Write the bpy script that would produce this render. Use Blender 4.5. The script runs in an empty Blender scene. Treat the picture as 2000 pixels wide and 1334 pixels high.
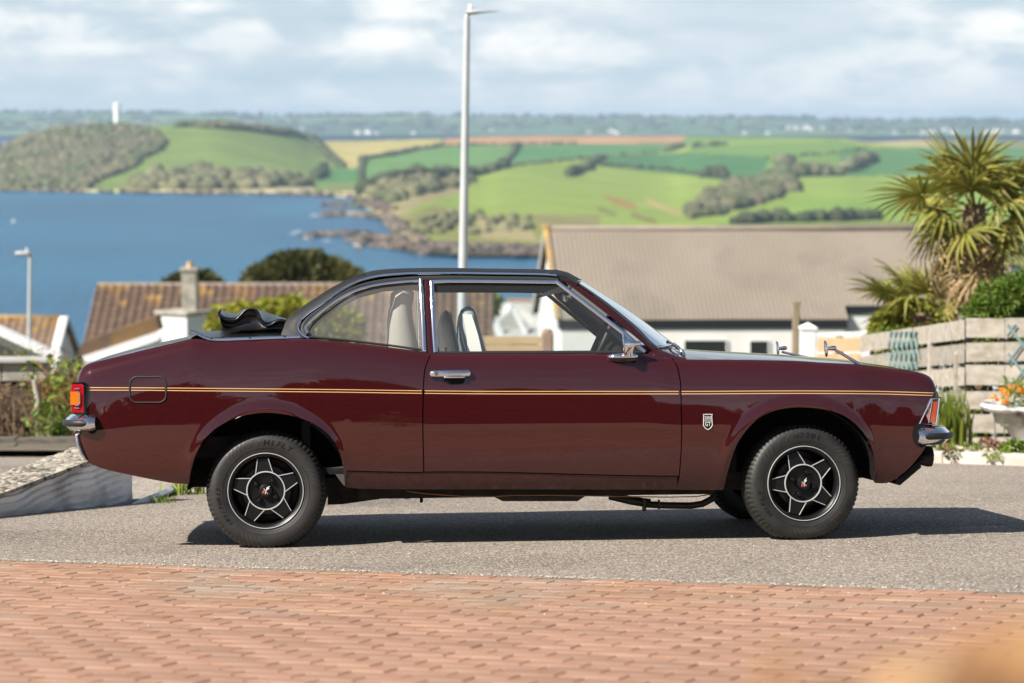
import bpy, math, random
import numpy as np
from mathutils import Vector, Matrix
random.seed(7); np.random.seed(7)
scene = bpy.context.scene
COL = scene.collection
R_ = math.radians

# ------------------------------------------------------------------ camera, sky, sun, exposure
FPX = 4722.2                      # focal length in photo pixels (85 mm on a 36 mm wide frame, 2000 px)
PITCH = math.atan((667 - 240) / FPX)
CAM = np.array([0.0, 0.0, 2.0])
cam_d = bpy.data.cameras.new('camera'); cam = bpy.data.objects.new('camera', cam_d); COL.objects.link(cam)
cam.location = CAM; cam.rotation_euler = (math.pi / 2 - PITCH, 0, 0)
cam_d.sensor_width = 36; cam_d.lens = FPX * 36 / 2000; cam_d.clip_start = 0.05; cam_d.clip_end = 40000
cam_d.dof.use_dof = True; cam_d.dof.focus_distance = 11.75; cam_d.dof.aperture_fstop = 2.8
scene.camera = cam

SUN_TO = np.array([-0.86, -0.62, 1.0]); SUN_TO /= np.linalg.norm(SUN_TO)
SUN_EL = math.asin(SUN_TO[2]); SUN_AZ = math.atan2(SUN_TO[0], SUN_TO[1])
world = bpy.data.worlds.new('World'); scene.world = world; world.use_nodes = True
wn, wl = world.node_tree.nodes, world.node_tree.links
wn.clear()
wo = wn.new('ShaderNodeOutputWorld'); wb = wn.new('ShaderNodeBackground'); wb.inputs['Strength'].default_value = 0.05
sky = wn.new('ShaderNodeTexSky'); sky.sky_type = 'NISHITA'; sky.sun_disc = False
sky.sun_elevation = SUN_EL; sky.sun_rotation = SUN_AZ; sky.altitude = 60; sky.air_density = 1.0; sky.dust_density = 0.6; sky.ozone_density = 1.5
def wmath(op, a, b=None, c=None):
    n = wn.new('ShaderNodeMath'); n.operation = op
    for i, v in enumerate((a, b, c)):
        if v is None: continue
        if isinstance(v, (int, float)): n.inputs[i].default_value = v
        else: wl.new(v, n.inputs[i])
    return n.outputs[0]
tc = wn.new('ShaderNodeTexCoord')
sep = wn.new('ShaderNodeSeparateXYZ'); wl.new(tc.outputs['Generated'], sep.inputs[0])
def wnoise(vx, vy, vz, detail, rough, off, dist=0.0):
    m = wn.new('ShaderNodeVectorMath'); m.operation = 'MULTIPLY_ADD'
    wl.new(tc.outputs['Generated'], m.inputs[0]); m.inputs[1].default_value = (vx, vy, vz); m.inputs[2].default_value = off
    n = wn.new('ShaderNodeTexNoise'); n.inputs['Scale'].default_value = 1; n.inputs['Detail'].default_value = detail
    n.inputs['Roughness'].default_value = rough; n.inputs['Distortion'].default_value = dist
    wl.new(m.outputs[0], n.inputs['Vector']); return n.outputs['Fac']
def wramp(fac, lo, hi):
    n = wn.new('ShaderNodeMapRange'); n.interpolation_type = 'SMOOTHSTEP'
    wl.new(fac, n.inputs['Value']); n.inputs['From Min'].default_value = lo; n.inputs['From Max'].default_value = hi
    return n.outputs['Result']
def wmix(f, a, b):
    n = wn.new('ShaderNodeMix'); n.data_type = 'RGBA'
    for s, v in (('Factor', f), ('A', a), ('B', b)):
        i = [k for k in n.inputs if k.name == s and (k.type == ('VALUE' if s == 'Factor' else 'RGBA'))][0]
        if isinstance(v, (int, float)): i.default_value = v
        elif isinstance(v, tuple): i.default_value = (*v, 1)
        else: wl.new(v, i)
    return [o for o in n.outputs if o.type == 'RGBA'][0]
puff = wramp(wnoise(26, 26, 74, 5, 0.55, (3.1, 1.7, 4.6), 0.2), 0.40, 0.70)
veil = wramp(wnoise(6, 6, 60, 4, 0.5, (8.2, 5.0, 1.0)), 0.38, 0.66)
high = wramp(sep.outputs['Z'], 0.05, 0.32)
sk0 = wmix(wmath('MULTIPLY', wramp(sep.outputs['Z'], 0.26, 0.0), 0.9), sky.outputs['Color'], (6.7, 8.4, 9.8))
sk1 = wmix(wmath('MULTIPLY', veil, wmath('SUBTRACT', 0.62, wmath('MULTIPLY', high, 0.56))), sk0, (8.8, 9.6, 10.3))
low_air = wmath('MULTIPLY_ADD', wramp(sep.outputs['Z'], 0.004, 0.036), 0.6, 0.4)
sk2 = wmix(wmath('MULTIPLY', wmath('MULTIPLY', wmath('MULTIPLY', puff, low_air), wramp(wnoise(7, 7, 16, 2, 0.5, (0.4, 2.2, 7.7)), 0.25, 0.62)), wmath('SUBTRACT', 0.84, wmath('MULTIPLY', high, 0.68))), sk1, (13.0, 12.9, 12.5))
wl.new(sk2, wb.inputs['Color']); wl.new(wb.outputs[0], wo.inputs[0])

sun_d = bpy.data.lights.new('sun', 'SUN'); sun_d.energy = 5.0; sun_d.angle = R_(0.53); sun_d.color = (1.0, 0.93, 0.84)
sun = bpy.data.objects.new('sun', sun_d); COL.objects.link(sun); sun.location = (-20, -10, 30)
sun.rotation_euler = Vector(-SUN_TO).to_track_quat('-Z', 'Y').to_euler()
vs = scene.view_settings
scene.display_settings.display_device = 'sRGB'
vs.view_transform = 'Standard'; vs.look = 'None'; vs.gamma = 1; vs.use_curve_mapping = False; vs.exposure = 0.82
scene.render.engine = 'CYCLES'
cy = scene.cycles
cy.use_denoising = True; cy.max_bounces = 8; cy.transparent_max_bounces = 24; cy.diffuse_bounces = 3; cy.glossy_bounces = 4
cy.volume_bounces = 0; cy.caustics_reflective = False; cy.caustics_refractive = False; cy.use_adaptive_sampling = True; cy.adaptive_threshold = 0.01
cy.sample_clamp_indirect = 8.0

# ------------------------------------------------------------------ helpers
FW = np.array([0, math.cos(PITCH), -math.sin(PITCH)]); UP = np.array([0, math.sin(PITCH), math.cos(PITCH)]); RT = np.array([1.0, 0, 0])
def ray(px, py): return FW + RT * ((px - 1000) / FPX) + UP * ((667 - py) / FPX)
def at(px, py, Y):
    d = ray(px, py); return CAM + d * (Y / d[1])
def rotm(yaw, pitch, roll):
    a, b, c = (R_(v) for v in (yaw, pitch, roll))
    cy_, sy, cp_, sp, cr, sr = math.cos(a), math.sin(a), math.cos(b), math.sin(b), math.cos(c), math.sin(c)
    return np.array([[cy_, -sy, 0], [sy, cy_, 0], [0, 0, 1]]) @ np.array([[cp_, 0, sp], [0, 1, 0], [-sp, 0, cp_]]) @ np.array([[1, 0, 0], [0, cr, -sr], [0, sr, cr]])
CT = np.array([0.0745, 12.2456, -0.0855]); CR = rotm(3.2, -0.313, -5.3)       # the car's place on the sloping road
CN = CR @ np.array([0, 0, 1.0])                                             # normal of the road plane
def zroad(x, y): return CT[2] - (CN[0] * (x - CT[0]) + CN[1] * (y - CT[1])) / CN[2]
def G(px, py, up=0.0):                                                       # point of the road plane behind a photo pixel
    d = ray(px, py); t = ((CT + CN * up - CAM) @ CN) / (d @ CN); return CAM + d * t
def cp(px, py, y):                                                           # car-local point in the plane y
    o = CR.T @ (CAM - CT); d = CR.T @ ray(px, py); t = (y - o[1]) / d[1]; return o + d * t

def pchip(xs, ys):
    xs = np.array(xs, float); ys = np.array(ys, float); h = np.diff(xs); dl = np.diff(ys) / h
    m = np.zeros(len(xs)); m[0] = dl[0]; m[-1] = dl[-1]
    for i in range(1, len(xs) - 1):
        if dl[i - 1] * dl[i] > 0:
            w1 = 2 * h[i] + h[i - 1]; w2 = h[i] + 2 * h[i - 1]
            m[i] = (w1 + w2) / (w1 / dl[i - 1] + w2 / dl[i])
    def f(x):
        x = np.clip(np.asarray(x, float), xs[0], xs[-1]); i = np.clip(np.searchsorted(xs, x, 'right') - 1, 0, len(xs) - 2)
        t = (x - xs[i]) / h[i]; t2 = t * t; t3 = t2 * t
        return (2 * t3 - 3 * t2 + 1) * ys[i] + (t3 - 2 * t2 + t) * h[i] * m[i] + (3 * t2 - 2 * t3) * ys[i + 1] + (t3 - t2) * h[i] * m[i + 1]
    return f
def smooth(a, b, x):
    t = np.clip((np.asarray(x, float) - a) / (b - a), 0, 1); return t * t * (3 - 2 * t)

def obj(name, verts, faces, mat=None, parent=None, smooth_=False, sharp=None, colors=None, mats=None, mi=None):
    me = bpy.data.meshes.new(name); me.from_pydata([tuple(map(float, v)) for v in verts], [], faces)
    if smooth_:
        me.shade_smooth()
        if sharp: me.set_sharp_from_angle(angle=R_(sharp))
    for m in (mats or ([mat] if mat else [])): me.materials.append(m)
    if mi is not None: me.polygons.foreach_set('material_index', mi)
    if colors is not None:
        ca = me.color_attributes.new('Col', 'FLOAT_COLOR', 'POINT')
        ca.data.foreach_set('color', np.c_[np.asarray(colors, float), np.ones(len(verts))].ravel())
    me.update()
    o = bpy.data.objects.new(name, me); COL.objects.link(o)
    if parent: o.parent = parent
    return o
def inst(name, src, parent=None, mw=None):
    o = src.copy(); o.name = name; COL.objects.link(o)
    o.parent = parent
    if mw is not None: o.matrix_basis = mw
    return o
def tag(o, label=None, cat=None, group=None, kind=None):
    if label: o['label'] = label
    if cat: o['category'] = cat
    if group: o['group'] = group
    if kind: o['kind'] = kind
    return o
def empty(name, loc=(0, 0, 0), label=None, cat=None, group=None):
    o = bpy.data.objects.new(name, None); COL.objects.link(o); o.location = loc; o.empty_display_size = 0.2
    return tag(o, label, cat, group)

class MB:
    def __init__(s): s.v = []; s.f = []
    def add(s, vs, fs):
        b = len(s.v); s.v += [tuple(v) for v in vs]; s.f += [tuple(i + b for i in f) for f in fs]; return s
    def box(s, c, sz, M=None):
        c = np.array(c, float); h = np.array(sz, float) / 2; vs = []
        for dz in (-1, 1):
            for dx, dy in ((-1, -1), (1, -1), (1, 1), (-1, 1)):
                p = h * (dx, dy, dz); vs.append(c + (M @ p if M is not None else p))
        return s.add(vs, [(3, 2, 1, 0), (4, 5, 6, 7), (0, 1, 5, 4), (1, 2, 6, 5), (2, 3, 7, 6), (3, 0, 4, 7)])
    def bbox(s, c, sz, b=0.01, M=None):                                       # bevelled box
        c = np.array(c, float); h = np.array(sz, float) / 2; b = min(b, *(h * 0.9)); vs = []; fs = []
        def P(p): return c + (M @ np.array(p) if M is not None else np.array(p))
        idx = {}
        for sx in (-1, 1):
            for sy in (-1, 1):
                for sz_ in (-1, 1):
                    for k in range(3):
                        q = np.array([sx, sy, sz_]) * h; ins = np.array([sx, sy, sz_]) * b; ins[k] = 0
                        idx[sx, sy, sz_, k] = len(vs); vs.append(P(q - ins))
        S = [(-1, -1), (1, -1), (1, 1), (-1, 1)]
        for k in range(3):
            for sg in (-1, 1):
                loop = []
                for a, d in S:
                    key = [0, 0, 0]; key[k] = sg; key[(k + 1) % 3] = a; key[(k + 2) % 3] = d; loop.append(idx[(*key, k)])
                fs.append(tuple(loop if sg > 0 else loop[::-1]))
        for k in range(3):
            o1, o2 = (k + 1) % 3, (k + 2) % 3
            for a in (-1, 1):
                for d in (-1, 1):
                    key0 = [0, 0, 0]; key0[k] = -1; key0[o1] = a; key0[o2] = d; key1 = key0[:]; key1[k] = 1
                    loop = [idx[(*key0, o1)], idx[(*key1, o1)], idx[(*key1, o2)], idx[(*key0, o2)]]
                    fs.append(tuple(loop if a * d < 0 else loop[::-1]))
        for sx in (-1, 1):
            for sy in (-1, 1):
                for sz_ in (-1, 1):
                    l = [idx[sx, sy, sz_, 0], idx[sx, sy, sz_, 1], idx[sx, sy, sz_, 2]]
                    fs.append(tuple(l if sx * sy * sz_ > 0 else l[::-1]))
        return s.add(vs, fs)
    def tube(s, path, r, n=10, cap=True, closed=False):
        path = [np.array(p, float) for p in path]; m = len(path); rs = r if hasattr(r, '__len__') else [r] * m
        vs = []; prev = None
        for i, p in enumerate(path):
            if closed: t = path[(i + 1) % m] - path[i - 1]
            else: t = path[min(i + 1, m - 1)] - path[max(i - 1, 0)]
            t = t / (np.linalg.norm(t) + 1e-12)
            if prev is None:
                a = np.array([0, 0, 1.0]) if abs(t[2]) < .9 else np.array([1.0, 0, 0]); u = np.cross(t, a)
            else: u = prev - t * (prev @ t)
            u /= np.linalg.norm(u); prev = u; w = np.cross(t, u)
            for k in range(n):
                a = 2 * math.pi * k / n; vs.append(p + rs[i] * (u * math.cos(a) + w * math.sin(a)))
        fs = []
        for i in range(m if closed else m - 1):
            j = (i + 1) % m
            for k in range(n): fs.append((i * n + k, i * n + (k + 1) % n, j * n + (k + 1) % n, j * n + k))
        if cap and not closed: fs += [tuple(range(n))[::-1], tuple((m - 1) * n + k for k in range(n))]
        return s.add(vs, fs)
    def grid(s, P, flip=False, closed_u=False):                               # P[nu][nv] points
        nu, nv = len(P), len(P[0]); vs = [p for row in P for p in row]; fs = []
        for i in range(nu if closed_u else nu - 1):
            i2 = (i + 1) % nu
            for j in range(nv - 1):
                q = (i * nv + j, i2 * nv + j, i2 * nv + j + 1, i * nv + j + 1); fs.append(q[::-1] if flip else q)
        return s.add(vs, fs)
    def lathe(s, prof, n=32, M=None, o=(0, 0, 0)):                            # prof (r, y) round the y axis
        P = []
        for k in range(n):
            a = 2 * math.pi * k / n
            row = []
            for r, y in prof:
                p = np.array([r * math.sin(a), y, r * math.cos(a)]); row.append(np.array(o) + (M @ p if M is not None else p))
            P.append(row)
        return s.grid(P, closed_u=True)
    def prism(s, poly, n, d):                                                 # poly of 3d points, extruded by vector d
        m = len(poly); d = np.array(d, float); vs = [np.array(p, float) for p in poly] + [np.array(p, float) + d for p in poly]
        fs = [tuple(range(m))[::-1], tuple(range(m, 2 * m))] + [(i, (i + 1) % m, m + (i + 1) % m, m + i) for i in range(m)]
        return s.add(vs, fs)
    def strip(s, path, w, t, out, side=None):                                 # flat bar with rounded face along a path; out = facing direction
        path = [np.array(p, float) for p in path]; m = len(path); out = np.array(out, float); P = []
        for i, p in enumerate(path):
            tg = path[min(i + 1, m - 1)] - path[max(i - 1, 0)]; tg /= np.linalg.norm(tg) + 1e-12
            sd = np.cross(out, tg); sd /= np.linalg.norm(sd) + 1e-12
            P.append([p - sd * w / 2, p - sd * w / 2 + out * t * .6, p - sd * w * .3 + out * t, p + sd * w * .3 + out * t, p + sd * w / 2 + out * t * .6, p + sd * w / 2])
        s.grid(P)
        for e in (P[0], P[-1]): s.add(e, [tuple(range(6))])
        return s
    def build(s, name, mat, parent=None, smooth_=False, sharp=None):
        return obj(name, s.v, s.f, mat, parent, smooth_, sharp)

# ------------------------------------------------------------------ materials
def mat(name, c=(.5, .5, .5), rough=.6, metal=0.0, c2=None, scale=5.0, detail=4, lo=.35, hi=.65, bump=0.0, bscale=None, bdist=.02, coat=0.0, spec=.5, island=0.0, coords='Object', vcol=False, alpha=None, stretch=(1, 1, 1), c3=None, scale3=1.0):
    m = bpy.data.materials.new(name); m.use_nodes = True; nt = m.node_tree; n, l = nt.nodes, nt.links
    b = n['Principled BSDF']; b.inputs['Roughness'].default_value = rough; b.inputs['Metallic'].default_value = metal
    b.inputs['Coat Weight'].default_value = coat; b.inputs['Coat Roughness'].default_value = .02; b.inputs['Coat IOR'].default_value = 1.68; b.inputs['Specular IOR Level'].default_value = spec
    b.inputs['Base Color'].default_value = (*c, 1)
    tcn = n.new('ShaderNodeTexCoord'); mp = n.new('ShaderNodeMapping'); mp.inputs['Scale'].default_value = stretch; l.new(tcn.outputs[coords], mp.inputs[0])
    col = None
    def mix(f, a, b_):
        q = n.new('ShaderNodeMix'); q.data_type = 'RGBA'
        for k, v in ((0, f), (6, a), (7, b_)):
            if isinstance(v, (int, float)): q.inputs[k].default_value = v
            elif isinstance(v, tuple): q.inputs[k].default_value = (*v, 1)
            else: l.new(v, q.inputs[k])
        return q.outputs[2]
    def nz(sc, lo_, hi_, det):
        t = n.new('ShaderNodeTexNoise'); t.inputs['Scale'].default_value = sc; t.inputs['Detail'].default_value = det; l.new(mp.outputs[0], t.inputs['Vector'])
        r = n.new('ShaderNodeMapRange'); l.new(t.outputs['Fac'], r.inputs[0]); r.inputs[1].default_value = lo_; r.inputs[2].default_value = hi_; return r.outputs[0]
    if vcol:
        a = n.new('ShaderNodeVertexColor'); a.layer_name = 'Col'; col = a.outputs['Color']
        if c2 is not None: col = mix(nz(scale, lo, hi, detail), col, mixmul(n, l, col, c2))
    elif c2 is not None: col = mix(nz(scale, lo, hi, detail), c, c2)
    if c3 is not None: col = mix(nz(scale3, .52, .7, 5), col if col is not None else c, c3)
    if island:
        g = n.new('ShaderNodeNewGeometry'); oi = n.new('ShaderNodeObjectInfo')
        ad = n.new('ShaderNodeMath'); ad.operation = 'ADD'; l.new(g.outputs['Random Per Island'], ad.inputs[0]); l.new(oi.outputs['Random'], ad.inputs[1])
        fr = n.new('ShaderNodeMath'); fr.operation = 'FRACT'; l.new(ad.outputs[0], fr.inputs[0])
        r = n.new('ShaderNodeMapRange'); l.new(fr.outputs[0], r.inputs[0]); r.inputs[3].default_value = 1 - island; r.inputs[4].default_value = 1 + island
        h = n.new('ShaderNodeHueSaturation'); l.new(r.outputs[0], h.inputs['Value'])
        r2 = n.new('ShaderNodeMapRange'); l.new(g.outputs['Random Per Island'], r2.inputs[0]); r2.inputs[3].default_value = .5 - island * .06; r2.inputs[4].default_value = .5 + island * .06; l.new(r2.outputs[0], h.inputs['Hue'])
        if col is not None: l.new(col, h.inputs['Color'])
        else: h.inputs['Color'].default_value = (*c, 1)
        col = h.outputs[0]
    if col is not None: l.new(col, b.inputs['Base Color'])
    if bump:
        t = n.new('ShaderNodeTexNoise'); t.inputs['Scale'].default_value = bscale or scale * 3; t.inputs['Detail'].default_value = 5; l.new(mp.outputs[0], t.inputs['Vector'])
        bp = n.new('ShaderNodeBump'); bp.inputs['Strength'].default_value = bump; bp.inputs['Distance'].default_value = bdist; l.new(t.outputs['Fac'], bp.inputs['Height']); l.new(bp.outputs[0], b.inputs['Normal'])
    m.diffuse_color = (*c, 1)
    return m
def mixmul(n, l, a, c2):
    q = n.new('ShaderNodeMix'); q.data_type = 'RGBA'; q.blend_type = 'MULTIPLY'; q.inputs[0].default_value = 1
    l.new(a, q.inputs[6]); q.inputs[7].default_value = (*c2, 1); return q.outputs[2]
def leafmat(name, c, c2, island=.35, trans=.35, rough=.5):
    m = mat(name, c, rough, c2=c2, scale=1.5, island=island, spec=.35)
    nt = m.node_tree; n, l = nt.nodes, nt.links; b = n['Principled BSDF']; out = n['Material Output']
    tr = n.new('ShaderNodeBsdfTranslucent'); src = b.inputs['Base Color'].links[0].from_socket; l.new(src, tr.inputs['Color'])
    mx = n.new('ShaderNodeMixShader'); mx.inputs[0].default_value = trans; l.new(b.outputs[0], mx.inputs[1]); l.new(tr.outputs[0], mx.inputs[2]); l.new(mx.outputs[0], out.inputs[0])
    return m
def glassmat(name, tint=(.82, .88, .88), refl=1.0, rough=.0, dust_glare=0.0):
    m = bpy.data.materials.new(name); m.use_nodes = True; n, l = m.node_tree.nodes, m.node_tree.links; n.clear()
    o = n.new('ShaderNodeOutputMaterial'); t = n.new('ShaderNodeBsdfTransparent'); t.inputs[0].default_value = (*tint, 1)
    g = n.new('ShaderNodeBsdfGlossy'); g.inputs['Roughness'].default_value = rough; g.inputs['Color'].default_value = (refl, refl, refl, 1)
    f = n.new('ShaderNodeFresnel'); f.inputs[0].default_value = 1.5; x = n.new('ShaderNodeMixShader')
    df = n.new('ShaderNodeBsdfDiffuse'); df.inputs[0].default_value = (.75, .73, .68, 1); xd = n.new('ShaderNodeMixShader'); xd.inputs[0].default_value = dust_glare; l.new(t.outputs[0], xd.inputs[1]); l.new(df.outputs[0], xd.inputs[2])
    l.new(f.outputs[0], x.inputs[0]); l.new(xd.outputs[0], x.inputs[1]); l.new(g.outputs[0], x.inputs[2]); l.new(x.outputs[0], o.inputs[0]); return m
M = {}
M['paint'] = mat('maroon_paint', (.036, .0046, .0056), .45, coat=1.0, spec=0.0)
M['paint_dust'] = mat('maroon_paint_dusty', (.034, .0048, .0058), .5, coat=.6, spec=0.0, c2=(.042, .014, .012), scale=60, lo=.55, hi=.8)
M['chrome'] = mat('chrome', (.82, .83, .85), .06, 1.0)
M['satin'] = mat('satin_trim', (.72, .74, .77), .22, 1.0)
M['vinyl'] = mat('black_vinyl', (.007, .007, .0075), .6, bump=.5, bscale=420, bdist=.002, spec=.45)
M['hood'] = mat('soft_black_vinyl', (.005, .005, .0055), .32, bump=.3, bscale=25, bdist=.01, spec=.5)
M['rubber'] = mat('black_rubber', (.012, .012, .013), .55)
M['tyre'] = mat('tyre_rubber', (.0125, .012, .0115), .55, c2=(.021, .0195, .0175), scale=22, bump=.15, bscale=160, bdist=.002)
M['tyre_text'] = mat('tyre_lettering', (.003, .003, .003), .35)
M['tyre_sheen'] = mat('tyre_relief', (.034, .032, .030), .4)
M['dark'] = mat('matt_black', (.008, .008, .008), .8, spec=.2)
M['dust_dark'] = mat('dusty_black', (.012, .011, .011), .8, c2=(.028, .025, .022), scale=14, spec=.2)
M['rimblack'] = mat('wheel_black', (.005, .005, .0055), .38, spec=.3)
M['rimsilver'] = mat('wheel_silver', (.62, .62, .62), .4, .5)
M['brake'] = mat('brake_drum', (.09, .085, .08), .6, .4)
M['copper'] = mat('copper_pipe', (.26, .11, .035), .5, .3)
M['exhaust'] = mat('exhaust_steel', (.035, .033, .032), .5, .4, c2=(.06, .05, .045), scale=12)
M['red_lens'] = mat('red_lens', (.42, .006, .02), .12, coat=1, spec=.6)
M['orange_lens'] = mat('orange_lens', (.75, .17, .012), .15, coat=1)
M['amber_lens'] = mat('amber_lens', (.45, .09, .03), .2, coat=1, c2=(.30, .045, .02), scale=60, stretch=(12, 1, .3))
M['clear_lens'] = mat('pale_lens', (.32, .11, .10), .15, coat=1, c2=(.42, .26, .25), scale=50)
M['gold'] = mat('gold_line', (.62, .37, .15), .4)
M['cream'] = mat('cream_vinyl', (.88, .84, .77), .5)
M['greyseat'] = mat('grey_vinyl', (.24, .28, .31), .5)
M['greydark'] = mat('dark_headlining', (.022, .026, .030), .8)
M['beige'] = mat('beige_cloth', (.36, .335, .29), .8)
M['white'] = mat('white_enamel', (.8, .8, .79), .35)
M['red'] = mat('red_enamel', (.55, .10, .11), .35)
M['glass'] = glassmat('window_glass', (.93, .97, .97), dust_glare=.02); M['glass_quarter'] = glassmat('quarter_glass', (.93, .96, .96), dust_glare=.085); M['glass_clear'] = glassmat('lamp_glass', (.95, .95, .95))  # pale diffuse share stands for dust and for reflections on the side glass
M['screen'] = glassmat('windscreen_glass', (.62, .72, .76))
def road_film(m):                                                            # dried road film that settles on the lower panels
    n, l = m.node_tree.nodes, m.node_tree.links; b = n['Principled BSDF']; tcn = n.new('ShaderNodeTexCoord'); sp = n.new('ShaderNodeSeparateXYZ'); l.new(tcn.outputs['Object'], sp.inputs[0])
    t = n.new('ShaderNodeTexNoise'); t.inputs['Scale'].default_value = 26; t.inputs['Detail'].default_value = 8; l.new(tcn.outputs['Object'], t.inputs['Vector'])
    r = n.new('ShaderNodeMapRange'); r.interpolation_type = 'SMOOTHSTEP'; l.new(sp.outputs[2], r.inputs[0]); r.inputs[1].default_value = .56; r.inputs[2].default_value = .32
    k = n.new('ShaderNodeMath'); k.operation = 'MULTIPLY'; l.new(r.outputs[0], k.inputs[0]); l.new(t.outputs['Fac'], k.inputs[1])
    q = n.new('ShaderNodeMix'); q.data_type = 'RGBA'; s_ = n.new('ShaderNodeMath'); s_.operation = 'MULTIPLY'; s_.inputs[1].default_value = .09; l.new(k.outputs[0], s_.inputs[0]); l.new(s_.outputs[0], q.inputs[0])
    old = b.inputs['Base Color']
    if old.links: l.new(old.links[0].from_socket, q.inputs[6])
    else: q.inputs[6].default_value = old.default_value
    q.inputs[7].default_value = (.20, .15, .11, 1); l.new(q.outputs[2], old)
    c = n.new('ShaderNodeMapRange'); l.new(k.outputs[0], c.inputs[0]); c.inputs[1].default_value = .1; c.inputs[2].default_value = .6; c.inputs[3].default_value = b.inputs['Coat Weight'].default_value; c.inputs[4].default_value = .55; l.new(c.outputs[0], b.inputs['Coat Weight'])
    c2 = n.new('ShaderNodeMapRange'); l.new(k.outputs[0], c2.inputs[0]); c2.inputs[1].default_value = .1; c2.inputs[2].default_value = .6; c2.inputs[3].default_value = .02; c2.inputs[4].default_value = .12; l.new(c2.outputs[0], b.inputs['Coat Roughness'])
road_film(M['paint']); road_film(M['paint_dust'])
def speckle_mat(name, c, c2, c3, sc, rough=.85, bump=.5, bd=.004):
    m = mat(name, c, rough, c2=c2, scale=.9, lo=.3, hi=.7, spec=.3, c3=tuple(.62 * k for k in c), scale3=.45); n, l = m.node_tree.nodes, m.node_tree.links
    b = n['Principled BSDF']; src = b.inputs['Base Color'].links[0].from_socket; tcn = n.new('ShaderNodeTexCoord')
    v = n.new('ShaderNodeTexVoronoi'); v.inputs['Scale'].default_value = sc; l.new(tcn.outputs['Object'], v.inputs['Vector'])
    bw = n.new('ShaderNodeSeparateColor'); l.new(v.outputs['Color'], bw.inputs[0])
    r = n.new('ShaderNodeMapRange'); l.new(bw.outputs[0], r.inputs[0]); r.inputs[3].default_value = .45; r.inputs[4].default_value = 1.65
    h = n.new('ShaderNodeHueSaturation'); l.new(src, h.inputs['Color']); l.new(r.outputs[0], h.inputs['Value'])
    st = n.new('ShaderNodeMath'); st.operation = 'GREATER_THAN'; st.inputs[1].default_value = .93; l.new(bw.outputs[1], st.inputs[0])
    q = n.new('ShaderNodeMix'); q.data_type = 'RGBA'; l.new(st.outputs[0], q.inputs[0]); l.new(h.outputs[0], q.inputs[6]); q.inputs[7].default_value = (*c3, 1)
    l.new(q.outputs[2], b.inputs['Base Color'])
    bp = n.new('ShaderNodeBump'); bp.invert = True; bp.inputs['Strength'].default_value = bump; bp.inputs['Distance'].default_value = bd; l.new(v.outputs['Distance'], bp.inputs['Height']); l.new(bp.outputs[0], b.inputs['Normal'])
    return m
M['road'] = speckle_mat('chipped_road', (.205, .175, .143), (.265, .227, .186), (.48, .44, .385), 105, bump=.7, bd=.005)
M['pave'] = speckle_mat('pale_pavement', (.26, .225, .185), (.32, .28, .23), (.5, .46, .4), 60)
M['pebble'] = speckle_mat('pebbledash', (.24, .215, .175), (.34, .305, .25), (.09, .085, .07), 30, bd=.02)
M['brick'] = mat('brick_paver', (.298, .168, .104), .85, c2=(.34, .212, .148), scale=9, island=.13, c3=(.295, .235, .185), scale3=1.3, bump=.25, bscale=90, bdist=.003, spec=.25)
M['joint'] = mat('joint_sand', (.20, .12, .085), .95, c2=(.28, .20, .15), scale=14)
M['stone'] = mat('loose_chips', (.40, .36, .31), .8, island=.45)
M['lawn'] = mat('rough_grass', (.07, .09, .03), .9, c2=(.11, .10, .05), scale=.4)
M['render'] = mat('white_render', (.86, .86, .85), .8, c2=(.76, .76, .75), scale=1.6, c3=(.40, .39, .35), scale3=4)
M['whitewall'] = mat('white_wall', (.78, .78, .75), .7, c2=(.70, .70, .67), scale=.8)
M['bargeboard'] = mat('white_board', (.80, .80, .80), .5)
M['greywall'] = mat('grey_wall', (.34, .33, .31), .8, c2=(.42, .41, .38), scale=3)
M['concrete'] = mat('weathered_concrete', (.42, .39, .33), .85, c2=(.30, .29, .24), scale=4, c3=(.16, .15, .12), scale3=3)
M['tile'] = mat('brown_tile', (.085, .055, .040), .85, c2=(.115, .076, .056), scale=1.1, island=.16, c3=(.22, .125, .04), scale3=.6)
M['tile_lichen'] = mat('lichen_tile', (.13, .08, .045), .9, c2=(.26, .15, .045), scale=3, lo=.3, hi=.6, island=.3)
M['tile2'] = mat('grey_brown_tile', (.15, .105, .075), .85, c2=(.19, .14, .10), scale=1.1, island=.15, c3=(.40, .20, .05), scale3=.8)
M['sheet'] = mat('tan_roofing', (.215, .183, .147), .8, c2=(.245, .212, .172), scale=.35, c3=(.175, .15, .12), scale3=.55)
M['lichen'] = mat('lichen_edge', (.42, .28, .07), .9, c2=(.30, .22, .14), scale=3)
M['ridge'] = mat('ridge_tile', (.22, .19, .165), .85, c2=(.28, .23, .18), scale=2)
M['fascia'] = mat('dark_fascia', (.012, .016, .022), .5)
M['window'] = mat('dark_window', (.02, .025, .03), .1, spec=.6)
M['steel'] = mat('galvanised_steel', (.62, .64, .65), .45, .35, c2=(.55, .57, .58), scale=3)
M['lampgrey'] = mat('lantern_grey', (.45, .46, .46), .5)
M['wood'] = mat('weathered_wood', (.32, .285, .235), .85, c2=(.42, .385, .33), scale=3, stretch=(.6, 6, 6), island=.12, c3=(.27, .225, .165), scale3=1.6, bump=.3, bscale=18)
M['wood_tan'] = mat('tan_wood', (.50, .34, .18), .8, c2=(.56, .40, .23), scale=3)
M['wood_dark'] = mat('old_post_wood', (.30, .24, .16), .85, c2=(.22, .18, .11), scale=4)
M['teal'] = mat('teal_trellis', (.11, .19, .19), .7, c2=(.16, .24, .235), scale=8)
M['enamel'] = mat('chipped_enamel', (.72, .72, .69), .3, c2=(.62, .61, .57), scale=4, c3=(.10, .09, .08), scale3=7)
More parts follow.
